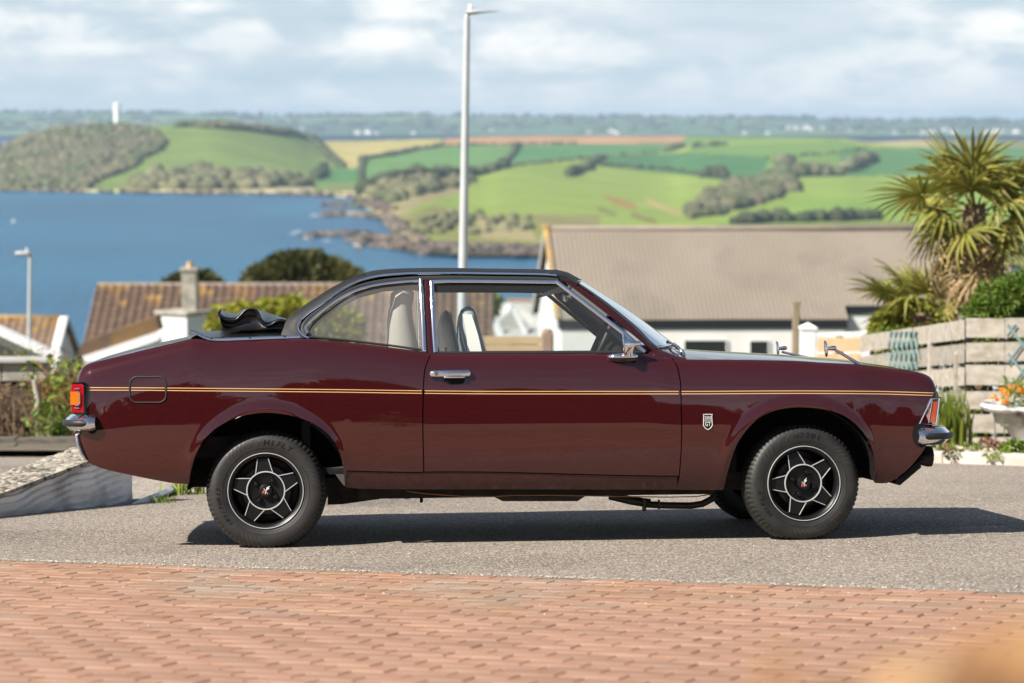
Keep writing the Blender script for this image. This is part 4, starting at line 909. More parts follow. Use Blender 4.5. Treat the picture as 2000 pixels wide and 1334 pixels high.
# bumpers: pointed chrome section swept round the corner
def bumper(name, plan, zc, hh, dd, strip0, sgn):
    path = []
    for i in range(len(plan) - 1):
        for t in np.linspace(0, 1, 5, endpoint=False): path.append(np.array(plan[i]) * (1 - t) + np.array(plan[i + 1]) * t)
    path.append(np.array(plan[-1])); path = np.array(path)
    for _ in range(6): path[1:-1] = (path[:-2] + 2 * path[1:-1] + path[2:]) / 4
    sec = [(0, -1), (.35, -.95), (.8, -.42), (.97, -.15), (1, 0), (.97, .15), (.8, .42), (.35, .95), (0, 1)]
    def nrm(i):
        t = path[min(i + 1, len(path) - 1)] - path[max(i - 1, 0)]; t /= np.linalg.norm(t); n = np.array([t[1], -t[0]]); return n if n[0] * sgn >= -1e-6 or True else -n
    P = []; m = len(path); SP = []
    for i in range(m):
        n = nrm(i); n = n if (n @ (path[i] - np.array([0, 0]))) > 0 else -n; e = min(1, .80 + i * .1) if i < 3 else 1
        P.append([(path[i][0] + n[0] * a * dd * e, path[i][1] + n[1] * a * dd * e, zc + b * hh * e) for a, b in sec]); SP.append((path[i], n))
    P2_ = P + [[(x, -y, z) for x, y, z in r] for r in P[::-1]]
    mb = MB(); mb.grid(P2_); mb.add(P2_[0], [tuple(range(9))]); o = mb.build(name, M['chrome'], car, True, 55)
    for s in (-1, 1):
        mb = MB(); Q_ = []
        for i in range(strip0, m):
            p, n = SP[i]; e = .016 if i > strip0 else .008
            Q_.append([(p[0] + n[0] * (a * dd + .003), s * -(p[1] + n[1] * (a * dd + .003)) if False else (p[1] + n[1] * (a * dd + .003)) * (1 if s < 0 else -1), zc + z_) for a, z_ in ((.90, -e), (1.06, -e * .6), (1.1, 0), (1.06, e * .6), (.90, e))])
        mb.grid(Q_, flip=s > 0); mb.build('bumper_strip', M['rubber'], o, True)
    return o
zr_ = float(cp(150, 827, -.82)[2]); zf_ = float(cp(1825, 852, -.82)[2])
bumper('rear_bumper', [(X_(186, -.83, 827), -.795), (X_(160, -.83, 827), -.792), (X_(150, -.80, 827) , -.76), (X_(141, -.7, 827), -.66), (X_(138, -.6, 827), -.4), (X_(136, -.6, 827), 0)], zr_, .040, .050, 3, -1)
bumper('front_bumper', [(X_(1793, -.83, 852), -.805), (X_(1820, -.83, 852), -.80), (X_(1834, -.80, 852), -.77), (X_(1843, -.7, 852), -.67), (X_(1848, -.6, 852), -.4), (X_(1852, -.6, 852), 0)], zf_, .043, .052, 2, 1)
# lamps
def poly_block(name, pxs, y0, y1, mat_, parent, side, sm=False):
    P = [cp(a, b, y0) for a, b in pxs]; mb = MB(); s = 1 if side < 0 else -1
    mb.prism([(p[0], s * y0, p[2]) for p in P][::(1 if side < 0 else -1)], None, (0, s * (y1 - y0), 0)); return mb.build(name, mat_, parent)
for side in (-1, 1):
    tl = empty('tail_light'); tl.parent = car
    poly_block('lamp_frame', rr(140.5, 746.5, 168, 809, 5, 4), -.793, -.50, M['chrome'], tl, side)
    poly_block('red_lens', [(139.5, 750), (158, 750), (163, 754), (163, 803), (160, 805.5), (139.5, 805.5)], -.799, -.51, M['red_lens'], tl, side)
    poly_block('indicator_lens', [(137.5, 765), (151, 765), (154, 768), (154, 788), (151, 791), (137.5, 791)], -.805, -.70, M['orange_lens'], tl, side)
    mb = MB(); s = 1 if side < 0 else -1
    ring = [cp(a, b, -.806) for a, b in [(150, 764), (154, 766), (155.5, 770), (155.5, 787), (153, 791), (147, 792)]]; mb.tube([(p[0], s * p[1], p[2]) for p in ring], .0028, 6)
    for yy in (759, 797):
        q = [cp(a, b, -.802) for a, b in [(145, yy + (1 if yy < 780 else -1)), (149, yy), (155, yy)]]; mb.tube([(p[0], s * p[1], p[2]) for p in q], .003, 6)
    mb.build('lens_trim', M['chrome'], tl)
    fl_ = empty('corner_lamp'); fl_.parent = car
    poly_block('lamp_frame', [(1817, 776.5), (1838, 775.5), (1830, 832.5), (1793, 830)], -.799, -.60, M['chrome'], fl_, side)
    poly_block('amber_lens', [(1821.5, 785), (1832, 784.5), (1826.5, 825), (1814.5, 825)], -.803, -.62, M['amber_lens'], fl_, side)
    poly_block('clear_lens', [(1820, 785.5), (1813, 825), (1801.5, 824.5)], -.802, -.62, M['clear_lens'], fl_, side)
    mb = MB(); s = 1 if side < 0 else -1
    for L_ in ([(1819.5, 779), (1835, 778), (1828, 830), (1796, 827.5)], [(1820.8, 783), (1813.8, 826)]):
        q = [cp(a, b, -.806) for a, b in L_]; q = q + q[:1] if len(q) > 2 else q; mb.tube([(p[0], s * p[1], p[2]) for p in q], .0042 if len(L_) > 2 else .0018, 6)
    mb.build('lamp_trim', M['chrome'], fl_)
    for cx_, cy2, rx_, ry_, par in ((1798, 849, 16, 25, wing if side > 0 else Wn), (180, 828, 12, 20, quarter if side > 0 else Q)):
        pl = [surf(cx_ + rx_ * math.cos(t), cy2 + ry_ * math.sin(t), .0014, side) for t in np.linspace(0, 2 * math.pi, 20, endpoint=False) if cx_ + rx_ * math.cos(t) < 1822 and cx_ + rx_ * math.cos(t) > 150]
        mb = MB(); mb.add(pl, [tuple(range(len(pl)))]); mb.build('bumper_recess_shade', M['dark'], par)  # flat black patch stands for the shaded recess behind the bumper end
    s = 1 if side > 0 else -1
    Mx = np.array([[0, 1, 0], [-1, 0, 0], [0, 0, 1]], float)
    for yy in (.34, .56):
        hl = MB(); hl.lathe([(.088, 0), (.092, .02), (.085, .03)], 24, Mx, (XN - .005, s * yy, float(cp(1830, 803, -.8)[2]))); k = hl.build('headlamp', M['chrome'], car, True)
        g = MB(); g.lathe([(.085, .025), (.05, .04), (.001, .045)], 24, Mx, (XN - .005, s * yy, float(cp(1830, 803, -.8)[2]))); g.build('lens', M['glass_clear'], k, True)
    # driving lamp hung below the front bumper
    dl_ = empty('driving_lamp'); dl_.parent = car; c = cp(1812, 891, -.62)
    mb = MB(); mb.lathe([(.001, -.060), (.03, -.058), (.045, -.03), (.052, .0), (.050, .018), (.046, .02)], 22, Mx, (c[0], s * .62, c[2])); mb.build('lamp_shell', M['rimblack'], dl_, True, 50)
    mb = MB(); mb.lathe([(.046, .018), (.03, .026), (.001, .028)], 22, Mx, (c[0], s * .62, c[2])); mb.build('lamp_glass', M['chrome'], dl_, True)
    a = cp(1800, 873, -.62); mb = MB(); mb.box((c[0] - .02, s * .62, c[2] + .05), (.02, .03, .07)); mb.build('bracket', M['dark'], dl_)
    mb = MB(); q0, q1 = cp(1744, 943, -.7), cp(1794, 900, -.7); mb.prism([(q0[0], s * .72, q0[2]), (q1[0], s * .72, q1[2]), (q1[0] + .01, s * .72, q1[2] - .03), (q0[0] + .03, s * .72, q0[2] - .012)], None, (0, -s * .5, 0)); mb.build('valance', M['dust_dark'], car)
mb = MB()
for k in range(7): mb.box((XN + .012, 0, float(cp(1830, 783 + k * 7, -.8)[2])), (.02, .5, .006))
mb.build('grille', M['chrome'], front)
mb = MB(); mb.tube([cp(155, 846, -.78), cp(149, 850, -.78), cp(152, 868, -.79), cp(160, 888, -.795), cp(168, 899, -.79)], .006, 8); mb.build('rear_seam', M['satin'], Q, True)
mb = MB(); mb.tube([surf(1815 + a, b, .001) for a, b in ((14, 752), (12, 763), (8, 770), (5, 776))], .002, 6); mb.build('nose_seam', M['rubber'], Wn, True)
# door mirror
mr = Dn
pb0, pb1 = surf(1184, 697, .0), surf(1247, 695, .0); c = (pb0 + pb1) / 2 + (0, -.012, .0)
mb = MB(); n_ = 28; prof_ = [(.001, .014), (.6, .013), (.9, .008), (1, .0), (.95, -.006)]
P = []
for k in range(n_):
    a = 2 * math.pi * k / n_; P.append([(c[0] + .077 * r_ * math.cos(a), c[1] - .012 + .038 * r_ * math.sin(a), c[2] + z_) for r_, z_ in prof_])
mb.grid(P, closed_u=True); mb.build('mirror_base', M['chrome'], mr, True, 60)
hc = cp(1219, 673, -.86); tip = cp(1245, 672, -.875)
mb = MB(); mb.tube([cp(1231, 694, -.86), cp(1233, 684, -.865), cp(1236, 676, -.87)], [.016, .010, .011], 12); mb.build('mirror_stem', M['chrome'], mr, True, 60)
ax = np.array([.985, -.10, .08]); ax /= np.linalg.norm(ax); e1 = np.cross((0, 0, 1), ax); e1 /= np.linalg.norm(e1); e2 = np.cross(ax, e1); Mx = np.array([e1, ax, e2]).T
mb = MB(); mb.lathe([(.050, -.004), (.0545, 0), (.052, .008), (.036, .022), (.018, .042), (.012, .06), (.011, .075), (.007, .082), (.0, .083)], 28, Mx, hc); mb.build('mirror_shell', M['chrome'], mr, True, 60)
mb = MB(); mb.lathe([(.0, -.003), (.049, -.003), (.050, -.006)], 28, Mx, hc); mb.build('mirror_glass', M['satin'], mr, True, 40)
# bonnet mirrors on slanting arms
for k, (base, elbow, head, yl) in enumerate((((1680, 711, -.70), (1622, 680, -.70), (1612.5, 681, -.70), -.70), ((1610, 706, .40), (1527, 687, .40), (1518, 681, .40), .40))):
    wm = empty('bonnet_mirror'); wm.parent = car
    b, e, h = cp(*base), cp(*elbow), cp(*head)
    if k: b = np.array([b[0], .66, float(ztop(b[0])) + .02])
    mb = MB(); mb.tube([b - (0, 0, .015), b + (-.012, 0, .004), e + (.02, 0, -.006), e], [.012, .0085, .0065, .0065], 10); mb.build('mirror_arm', M['chrome'], wm, True, 60)
    mb = MB(); mb.lathe([(.0, .05), (.008, .048), (.012, .035), (.009, .012), (.006, .0)], 14, Mx, h + (.004, 0, 0)); mb.build('mirror_hub', M['chrome'], wm, True)
    S = np.diag([1, 1, 1.0]); Mh = Mx @ np.diag([.8, 1, 1.0])
    mb = MB(); mb.lathe([(.0, -.004), (.039, -.004), (.0415, .0), (.036, .007), (.012, .011), (.0, .012)], 24, Mh, h); mb.build('mirror_head', M['chrome'], wm, True, 50)
# wipers
for dy in (-.52, .1):
    w0 = cp(1336, 695, dy); wi = empty('wiper'); wi.parent = car
    mb = MB(); mb.tube([w0 - (0, 0, .02), w0 + (.0, 0, .012)], .012, 10); mb.tube([w0 + (0, 0, .01), w0 + (-.03, .02, .045), w0 + (-.075, .18, .075), w0 + (-.085, .30, .08)], [.008, .009, .006, .004], 8); mb.build('wiper_arm', M['chrome'], wi, True, 60)
    mb = MB(); mb.strip([w0 + (-.07, .08, .068), w0 + (-.082, .3, .074), w0 + (-.075, .5, .068)], .012, .008, np.array([.6, 0, .8])); mb.build('wiper_blade', M['rubber'], wi)
# interior
def seat(px0, px1, pt, yy, shell_m, pad_px, pad_m, y_w=.23):
    s = empty('front_seat'); s.parent = car
    front_ = [(px1 + 17, 688), (px1 + 9, 660), (px1 + 2, 632), (px1 - 3, pt + 15), (px1 - 8, pt + 6), (px1 - 15, pt + 1.5)]; back_ = [(px0 + 5, 700), (px0 - 1, 665), (px0 - 1, 640), (px0 + 2, pt + 20), (px0 + 7, pt + 7), (px0 + 14, pt + 2)]
    F_, B2 = [cp(a, b, yy) for a, b in front_], [cp(a, b, yy) for a, b in back_]
    low = np.array([0, 0, -.40]); F_ = [F_[0] + low + (.06, 0, 0)] + F_; B2 = [B2[0] + low + (.10, 0, 0)] + B2
    mb = MB(); P = []
    for i, (f, b) in enumerate(zip(F_, B2)):
        row = []; c_ = (f + b) / 2; hx = (f[0] - b[0]) / 2; w_ = y_w * (1, 1, 1, .98, .92, .82, .66)[i]
        for k in range(21):
            a = 2 * math.pi * k / 20; ca, sa = math.cos(a), math.sin(a); e = .5
            row.append((c_[0] + hx * np.sign(ca) * abs(ca) ** e, yy + w_ * np.sign(sa) * abs(sa) ** e, c_[2] + ca * (f[2] - b[2]) / 2))
        P.append(row)
    tp = np.mean(P[-1][:-1], 0) + (0, 0, .004); P.append([tp] * 21)
    mb.grid(P, flip=True); mb.build('backrest', M[shell_m], s, True)
    if pad_px:
        q = [cp(a, b, yy - y_w - .004) for a, b in pad_px]; mb = MB(); mb.prism(q, None, (0, .02, 0)); mb.build('seat_pad', M[pad_m], s)
    mb = MB(); mb.bbox((F_[1][0] + .22, yy, .52), (.5, y_w * 2, .14), .05); mb.build('seat_cushion', M['cream'], s, True, 50)
    return s
seat(894, 931, 598, -.33, 'greyseat', [(904, 614), (921, 614), (927, 632), (934, 655), (942, 690), (946, 720), (912, 720), (913, 690), (912, 660), (908, 635)], 'cream')
seat(856, 884, 604.5, .36, 'cream', [(878, 608), (882, 614), (889, 655), (897, 690), (900, 710), (895, 710), (891, 690), (884, 655), (879, 625)], 'greyseat')
rs = empty('rear_seat'); rs.parent = car
mb = MB()
P = []
for py, a, b in ((690, 754, 822), (655, 756, 814), (625, 757, 808), (604, 759, 806), (598, 762, 806), (588, 762, 808), (572, 764, 810), (567, 770, 806)):
    p, q = cp(a, py, -.5), cp(b, py, -.5); row = []
    for k in range(17):
        an = 2 * math.pi * k / 16; ca, sa = math.cos(an), math.sin(an); row.append(((p[0] + q[0]) / 2 + (q[0] - p[0]) / 2 * np.sign(ca) * abs(ca) ** .5, -.30 + .26 * np.sign(sa) * abs(sa) ** .5, p[2]))
    P.append(row)
mb.grid(P, flip=True); mb.add(P[-1][:-1], [tuple(range(16))]); mb.build('seat_back', M['beige'], rs, True, 60)
mb = MB(); mb.bbox((-.62, 0, .50), (.5, 1.2, .16), .05); mb.build('seat_cushion', M['cream'], rs, True, 50)
st = empty('steering_wheel'); st.parent = car; sc_ = cp(1172, 668, -.36); tl_ = np.array([math.sin(R_(25)), 0, math.cos(R_(25))]); e2 = np.array([0, 1.0, 0])
mb = MB(); mb.tube([sc_ + .19 * (tl_ * math.sin(a) + e2 * math.cos(a)) for a in np.linspace(0, 2 * math.pi, 40, endpoint=False)], .013, 8, closed=True); mb.build('wheel_ring', M['rubber'], st, True)
mb = MB()
for a in (R_(-15), R_(195), R_(270)): mb.tube([sc_ + (.02, 0, -.01), sc_ + .185 * (tl_ * math.sin(a) + e2 * math.cos(a))], .012, 6)
mb.tube([sc_ + (.0, 0, 0), sc_ + (.25, 0, -.12)], .03, 10); mb.build('spokes', M['dark'], st, True, 60)
mb = MB(); dz0 = cp(1200, 678, -.3); mb.bbox((dz0[0] + .09, 0, dz0[2] - .09), (.20, 1.26, .11), .04); mb.bbox((dz0[0] + .0, -.36, dz0[2] - .03), (.14, .36, .12), .04); mb.build('dashboard', M['dark'], car, True, 60)
mb = MB(); a, b = cp(1051, 582, -.34), cp(1098, 570, -.34); mb.add([a + (0, -.18, .0), b + (0, -.18, .0), b + (0, .18, 0), a + (0, .18, 0), a + (0.01, -.18, .018), b + (-.02, -.18, .024), b + (-.02, .18, .024), a + (.01, .18, .018)], [(3, 2, 1, 0), (4, 5, 6, 7), (0, 1, 5, 4), (1, 2, 6, 5), (2, 3, 7, 6), (3, 0, 4, 7)]); mb.build('sun_visor', M['greyseat'], car)
mb = MB(); q = cp(1107, 579, 0); mb.bbox(q, (.03, .2, .05), .01); mb.tube([q, q + (.03, 0, .06)], .006, 6); mb.build('interior_mirror', M['satin'], car, True, 50)
mb = MB(); mb.tube([cp(945, 562, .55), cp(960, 563, .55), cp(985, 567.5, .55), cp(1010, 562.5, .55), cp(1022, 562, .55)], .006, 6); mb.build('grab_handle', M['satin'], car, True)
# underneath: exhaust, pipe bracket, prop shaft, axle, copper brake line
ex = empty('exhaust_pipe'); ex.parent = car
mb = MB(); mb.tube([cp(1395, 972, -.35), cp(1372, 984, -.35), cp(1350, 987.5, -.35), cp(1300, 987, -.35), cp(1262, 985, -.35)], .017, 12); mb.build('pipe', M['exhaust'], ex, True, 60)
mb = MB(); mb.tube([cp(1270, 983, -.35), cp(1235, 978, -.33), cp(1190, 969, -.3)], [.022, .022, .018], 12); mb.box(cp(1258, 986, -.37), (.016, .05, .06)); mb.box(cp(1287, 985, -.36), (.008, .045, .045)); mb.build('pipe_clamp', M['exhaust'], ex, True, 60)
mb = MB(); L1, L2 = cp(955, 972, -.2), cp(1150, 972, -.2); c = (L1 + L2) / 2; mb.prism([cp(a, b, -.35) for a, b in ((955, 966), (982, 979), (1128, 979), (1148, 966))], None, (0, .5, 0)); mb.build('silencer', M['exhaust'], car)
mb = MB(); mb.prism([cp(a, b, -.5) for a, b in ((640, 950), (640, 986), (668, 985), (760, 972), (800, 968), (800, 950))], None, (0, 1.0, 0)); mb.tube([(wheel_c['r'][0], -.6, wheel_c['r'][1]), (wheel_c['r'][0], .6, wheel_c['r'][1])], .045, 12); mb.lathe([(.01, -.16), (.1, -.1), (.15, 0), (.1, .1), (.01, .16)], 16, None, (wheel_c['r'][0] + .03, .02, wheel_c['r'][1])); mb.tube([(wheel_c['r'][0], 0, .27), (1.0, 0, .3)], .04, 8); mb.tube([(wheel_c['f'][0], -.6, .25), (wheel_c['f'][0], .6, .25)], .03, 8); mb.build('axle', M['dust_dark'], car)
mb = MB(); mb.bbox(cp(823, 975, -.45), (.016, .03, .035), .005); mb.bbox(cp(795, 971, -.45), (.03, .03, .015), .004); mb.build('jacking_point', M['dark'], car)
mb = MB(); mb.tube([cp(a, b, -.715) for a, b in ((793, 959), (830, 964), (900, 969), (960, 970), (1000, 967.5), (1080, 967), (1180, 969), (1300, 971), (1360, 970), (1390, 965))], .003, 6); mb.build('brake_line', M['copper'], car, True)
mb = MB(); mb.prism([cp(a, b, -.72) for a, b in ((646, 914), (672, 911), (674, 950), (668, 944))], None, (0, .02, 0)); mb.build('mud_flap', M['brake'], car)
# ------------------------------------------------------------------ wheels
RT_, WT = .2885, .185
tprof = [(.178, .030), (.184, .013), (.196, .006), (.214, .0015), (.236, .0), (.252, .004), (.2635, .012), (.272, .022), (.279, .034), (.2845, .046)]
tread = [(.2870, .058), (.2885, .072), (.2885, WT / 2)]
half = tprof + tread; prof_full = half + [(r, WT - y) for r, y in half[-2::-1]]
NT = 216; P = []; sh_i = (7, 8, 9); nn_ = len(prof_full)
for k in range(NT):
    a = 2 * math.pi * k / NT; row = []
    for i, (r, y) in enumerate(prof_full):
        j = min(i, nn_ - 1 - i); rr_ = r
        if j in sh_i and k % 3 == 0: rr_ -= .0055
        if j in (10,) : rr_ -= .006
        if j >= 11 and (k + (i % 2)) % 3 == 0: rr_ -= .004
        x, z = rr_ * math.sin(a), rr_ * math.cos(a)
        if z < -.271: y = y + (.012 if i < nn_ / 2 else -.012) * -1 * min(1, (-.271 - z) / .02) * (1 if abs(y - WT / 2) > .05 else 0); z = -.271 - (.0 if z > -.2745 else .0)
        row.append((x, y, z))
    P.append(row)
tyre_mb = MB(); tyre_mb.grid(P, closed_u=True)
rim = MB(); rim.lathe([(.1815, .020), (.1825, .012), (.1800, .010), (.172, .014), (.164, .020), (.160, .030), (.158, .07), (.150, .085), (.149, .15), (.02, .155)], 72)
lip = MB(); lip.lathe([(.1772, .0085), (.1785, .0062), (.1805, .0062), (.1818, .0085), (.1818, .0125)], 96)
drum = MB(); drum.lathe([(.001, .085), (.115, .085), (.12, .092), (.12, .14)], 48)
SY = .024
def pol(r, a, y): return np.array([r * math.sin(a), y, r * math.cos(a)])
spk = MB(); spks, edgs = [], []; ri, ro = .092, .1545
for k in range(5):
    a0 = 2 * math.pi * k / 5; pi0, pi1, po1, po0 = pol(ri, a0 - R_(26.5), SY), pol(ri, a0 + R_(26.5), SY), pol(ro, a0 + R_(9.5), SY + .004), pol(ro, a0 - R_(9.5), SY + .004)
    mid_ = [pol(.1, a0 + t, SY + .003) for t in (-R_(10), R_(10))]
    pts = [pi0, pol(ri, a0, SY), pi1, po1, po0]; sk1_ = MB(); spks.append(sk1_); sk1_.prism([p + (0, .003, 0) for p in pts][::-1], None, (0, .030, 0))
    w = pol(.162, a0, SY + .02)
    sk1_.prism([po0 + (0, .004, 0), po1 + (0, .004, 0), pol(.163, a0 + R_(14), SY + .01), pol(.163, a0 - R_(14), SY + .01)], None, (0, .03, 0))
    for a, b in ((pi0, po0), (pi1, po1)): edgs.append(MB()); edgs[-1].strip([a + (0, .002, 0), (a + b) / 2 + (0, .002, 0), b + (0, .002, 0)], .0042, .004, np.array([0, -1.0, 0]))
spk.lathe([(.093, SY + .02), (.093, SY + .002), (.086, SY + .0025), (.080, SY + .012), (.050, SY + .018), (.03, SY + .018)], 48)
for k in range(24):
    a = 2 * math.pi * k / 24
    if k % 6 not in (0, 1, 5): spk.strip([pol(.042, a, SY + .018), pol(.074, a, SY + .014)], .005, .004, np.array([0, -1.0, 0]))
ring = MB(); ring.lathe([(.0865, SY + .002), (.088, SY - .002), (.092, SY - .002), (.0935, SY + .002)], 72)
nuts = []
for k in range(4):
    a = math.pi / 4 + k * math.pi / 2 - .1; q = pol(.056, a, 0); nuts.append(MB()); nuts[-1].lathe([(.001, SY - .006), (.009, SY - .004), (.0125, SY + .004), (.0125, SY + .02)], 14, None, q)
cap_ = MB(); cap_.lathe([(.001, SY - .012), (.026, SY - .012), (.030, SY - .010), (.033, SY - .002), (.034, SY + .018)], 32)
# crossed flags on the hub cap: white chequer and red
flg_w, flg_r = MB(), MB(); yy = SY - .0132
def quad(mb, pts): mb.add([(x, yy, z) for x, z in pts], [(0, 1, 2, 3)])
for i in range(3):
    for j in range(3):
        x0, z0 = .002 + i * .0062, .000 + j * .0050; f = lambda x, z: (x * .8 + z * .35, z * .95 + x * .35)
        if (i + j) % 2 == 0 or i == 1: quad(flg_w, [f(x0, z0), f(x0 + .006, z0), f(x0 + .006, z0 + .0048), f(x0, z0 + .0048)])
        g = lambda x, z: (-x * .8 - z * .1, z * .95 - x * .25 - .008)
        if (i + j) % 3 != 1: quad(flg_r, [g(x0, z0), g(x0 + .006, z0), g(x0 + .006, z0 + .0048), g(x0, z0 + .0048)])
for x0, z0, x1, z1 in ((-.004, -.016, .006, .014), (.008, -.016, -.008, .012)): flg_w.add([(x0 - .001, yy, z0), (x0 + .001, yy, z0), (x1 + .001, yy, z1), (x1 - .001, yy, z1)], [(0, 1, 2, 3)])
def ring_text(mb, s, r, ang, h, spread, shear=.25, th=.0028):                   # letters round the sidewall, centred on ang (clockwise from the top)
    n = len(s)
    for i, c in enumerate(s):
        if c == ' ': continue
        a = ang + (i - (n - 1) / 2) * spread; v, f, w = text_verts(c); k = h / .7; kx = min(k * 1.3, spread * r * .86 / max(w, .2))
        rad, tan = np.array([math.sin(a), 0, math.cos(a)]), np.array([math.cos(a), 0, -math.sin(a)]); pts = []
        for x, z in v:
            p = rad * (r + (z - .35) * k) + tan * ((x - w / 2) * kx + (z - .35) * k * shear); pts.append((p[0], float(np.interp(np.hypot(p[0], p[2]), [t[0] for t in tprof], [t[1] for t in tprof])) - th, p[2]))
        mb.add(pts, f)
def slashes(mb, r0, r1, a0, a1, n, w=.045, sk=.10):
    for k in range(n):
        a = a0 + (a1 - a0) * k / max(1, n - 1); P_ = []
        for t in np.linspace(0, 1, 6):
            r = r0 + (r1 - r0) * t; aa = a + sk * t; hw = w * math.sin(math.pi * (t * .9 + .05)) * .5
            P_.append([(r * math.sin(aa + s_ * hw), float(np.interp(r, [q[0] for q in tprof], [q[1] for q in tprof])) - .0012, r * math.cos(aa + s_ * hw)) for s_ in (-1, 1)])
        mb.grid(P_)
def wheel(kind, side, texts, sl, rot, steer):
    w = empty('wheel'); w.parent = car; cx, cz = wheel_c[kind]
    yo = -.79
    Mw = Matrix.Translation((cx, yo if side < 0 else -yo, .2735)) @ Matrix.Rotation(steer, 4, 'Z')
    if side > 0: Mw = Mw @ Matrix.Rotation(math.pi, 4, 'Z')
    # steer about the wheel's middle
    w.matrix_basis = Matrix.Translation((cx, side * (.79 - WT / 2), .2735)) @ Matrix.Rotation(steer, 4, 'Z') @ (Matrix.Rotation(math.pi, 4, 'Z') if side > 0 else Matrix()) @ Matrix.Translation((0, -WT / 2, 0))
    ty = tyre_mb.build('tyre', M['tyre'], w, True, 28)
    if texts:
        mb = MB()
        for s, r, ang, h, sp_ in texts: ring_text(mb, s, r, R_(ang), h, R_(sp_))
        mb.build('tyre_lettering', M['tyre_text'], w)
    if sl:
        mb = MB()
        for a in sl: slashes(mb, *a)
        mb.build('tyre_relief', M['tyre_sheen'], w)
        mb = MB(); mb.lathe([(.2075, .0005), (.2085, -.0002), (.2095, .0003)], 96); mb.lathe([(.193, .0058), (.194, .0047), (.195, .0053)], 96); mb.build('tyre_ridge', M['tyre'], w, True)
    def put(nm, b_, m_, sm=True):
        o = b_.build(nm, M[m_], w, sm, 40); o.rotation_euler = (0, rot, 0); return o
    put('rim_barrel', rim, 'rimblack'); put('brake_drum', drum, 'brake')
    if side < 0:
        for b_ in spks: put('spoke', b_, 'rimblack', False)
        for b_ in edgs: put('spoke_edge', b_, 'rimsilver')
        for nm, b_, m_ in (('rim_lip', lip, 'rimsilver'), ('hub_plate', spk, 'rimblack'), ('hub_ring', ring, 'rimsilver'), ('hub_cap', cap_, 'rimblack')): put(nm, b_, m_)
        for b_ in nuts: put('wheel_nut', b_, 'rimblack')
        put('hub_emblem', flg_w, 'white', False); put('hub_emblem', flg_r, 'red', False)
    return w
F1 = [(.212, .256, R_(-52), R_(-30), 5, .05, .12), (.214, .252, R_(-22), R_(-12), 2, .06, .16), (.216, .254, R_(62), R_(78), 4, .05, .12), (.216, .256, R_(190), R_(212), 5, .05, -.12)]
wheel('r', -1, [('HIFLY', .232, 16, .026, 7.2), ('185/70R13', .226, 250, .019, 5.6)], F1, R_(-5), R_(-1.2))
wheel('f', -1, [('HF201', .234, 4, .024, 7.0), ('HIFLY', .226, 246, .022, 7.0), ('185/70R13', .236, 128, .018, 5.4)], [(.212, .254, R_(-60), R_(-48), 3, .05, .1), (.212, .254, R_(-38), R_(-14), 3, .06, .16), (.216, .254, R_(40), R_(62), 5, .05, .12), (.214, .25, R_(170), R_(196), 6, .05, -.12)], R_(-19), R_(5.5))
wheel('r', 1, None, None, 0, 0); wheel('f', 1, None, None, R_(20), R_(5.5))
# ------------------------------------------------------------------ houses down the hill
def V3(*a): return np.array(a, float)
def frame_inst(src, name, parent, O, a, b, n):
    return inst(name, src, parent, Matrix([[a[0], b[0], n[0], O[0]], [a[1], b[1], n[1], O[1]], [a[2], b[2], n[2], O[2]], [0, 0, 0, 1]]))
def tile_mesh(w, h):                                                         # one interlocking tile with a rounded rib, x along the ridge, y down the slope
    xs_ = [-.5 * w, -.30 * w, -.12 * w, .0, .10 * w, .2 * w, .49 * w]; zs = [.030, .004, .0, .0, .0, .004, .030]; zs = [.060, .052, .014, .0, .004, .016, .062]
    mb = MB(); P = [[(x, -h * .62, z + .004), (x, h * .5, z + .026), (x, h * .5, z - .004)] for x, z in zip(xs_, zs)]; mb.grid(P, flip=True); return mb
def tiled_roof(parent, O, a, L, b, S, tw, th, m, keep, nmax=300, lich=None):
    lsrc = None; lused = False
    n = np.cross(b, a); n = n if n[2] > 0 else -n; n /= np.linalg.norm(n); mb = tile_mesh(tw, th); src = None; rest = MB(); cnt = 0; rl = []
    nc, nr = int(round(L / tw)), int(round(S / th))
    for j in range(nr):
        for i in range(nc):
            p = O + a * ((i + .5) * tw) + b * ((j + .5) * th) + n * (.05 + random.uniform(-.006, .006)); u, v = px_of(p); rl.append((0 if keep(u, v) else 1, i, j, p))
    rl.sort(key=lambda t: t[0])
    for k_, i, j, p in rl:
        b2 = b + n * random.uniform(-.02, .02)
        if cnt < nmax and k_ == 0:
            cnt += 1
            if lich is not None and j < 4 and random.random() < (.6, .35, .16, .08)[j]:
                if lsrc is None: lsrc = mb.build('tile', lich, parent, True, 60)
                o = lsrc if not lused else inst('tile', lsrc, parent); lused = True; o.matrix_basis = Matrix([[a[0], b2[0], n[0], p[0]], [a[1], b2[1], n[1], p[1]], [a[2], b2[2], n[2], p[2]], [0, 0, 0, 1]])
            elif src is None: src = mb.build('tile', m, parent, True, 60); o = src; o.matrix_basis = Matrix([[a[0], b2[0], n[0], p[0]], [a[1], b2[1], n[1], p[1]], [a[2], b2[2], n[2], p[2]], [0, 0, 0, 1]])
            else: frame_inst(src, 'tile', parent, p, a, b2, n)
        else: rest.add([p + a * x + b2 * y + n * z for x, y, z in mb.v], mb.f)
    if rest.v: o = rest.build('roof_tiles', m, parent, True, 60); o['kind'] = 'stuff'
    return n
def slab(mb, O, a, L, b, S, t):
    n = np.cross(b, a); n = n if n[2] > 0 else -n; n /= np.linalg.norm(n); mb.prism([O, O + a * L, O + a * L + b * S, O + b * S], None, -n * t); return n
AX = V3(1, 0, 0)
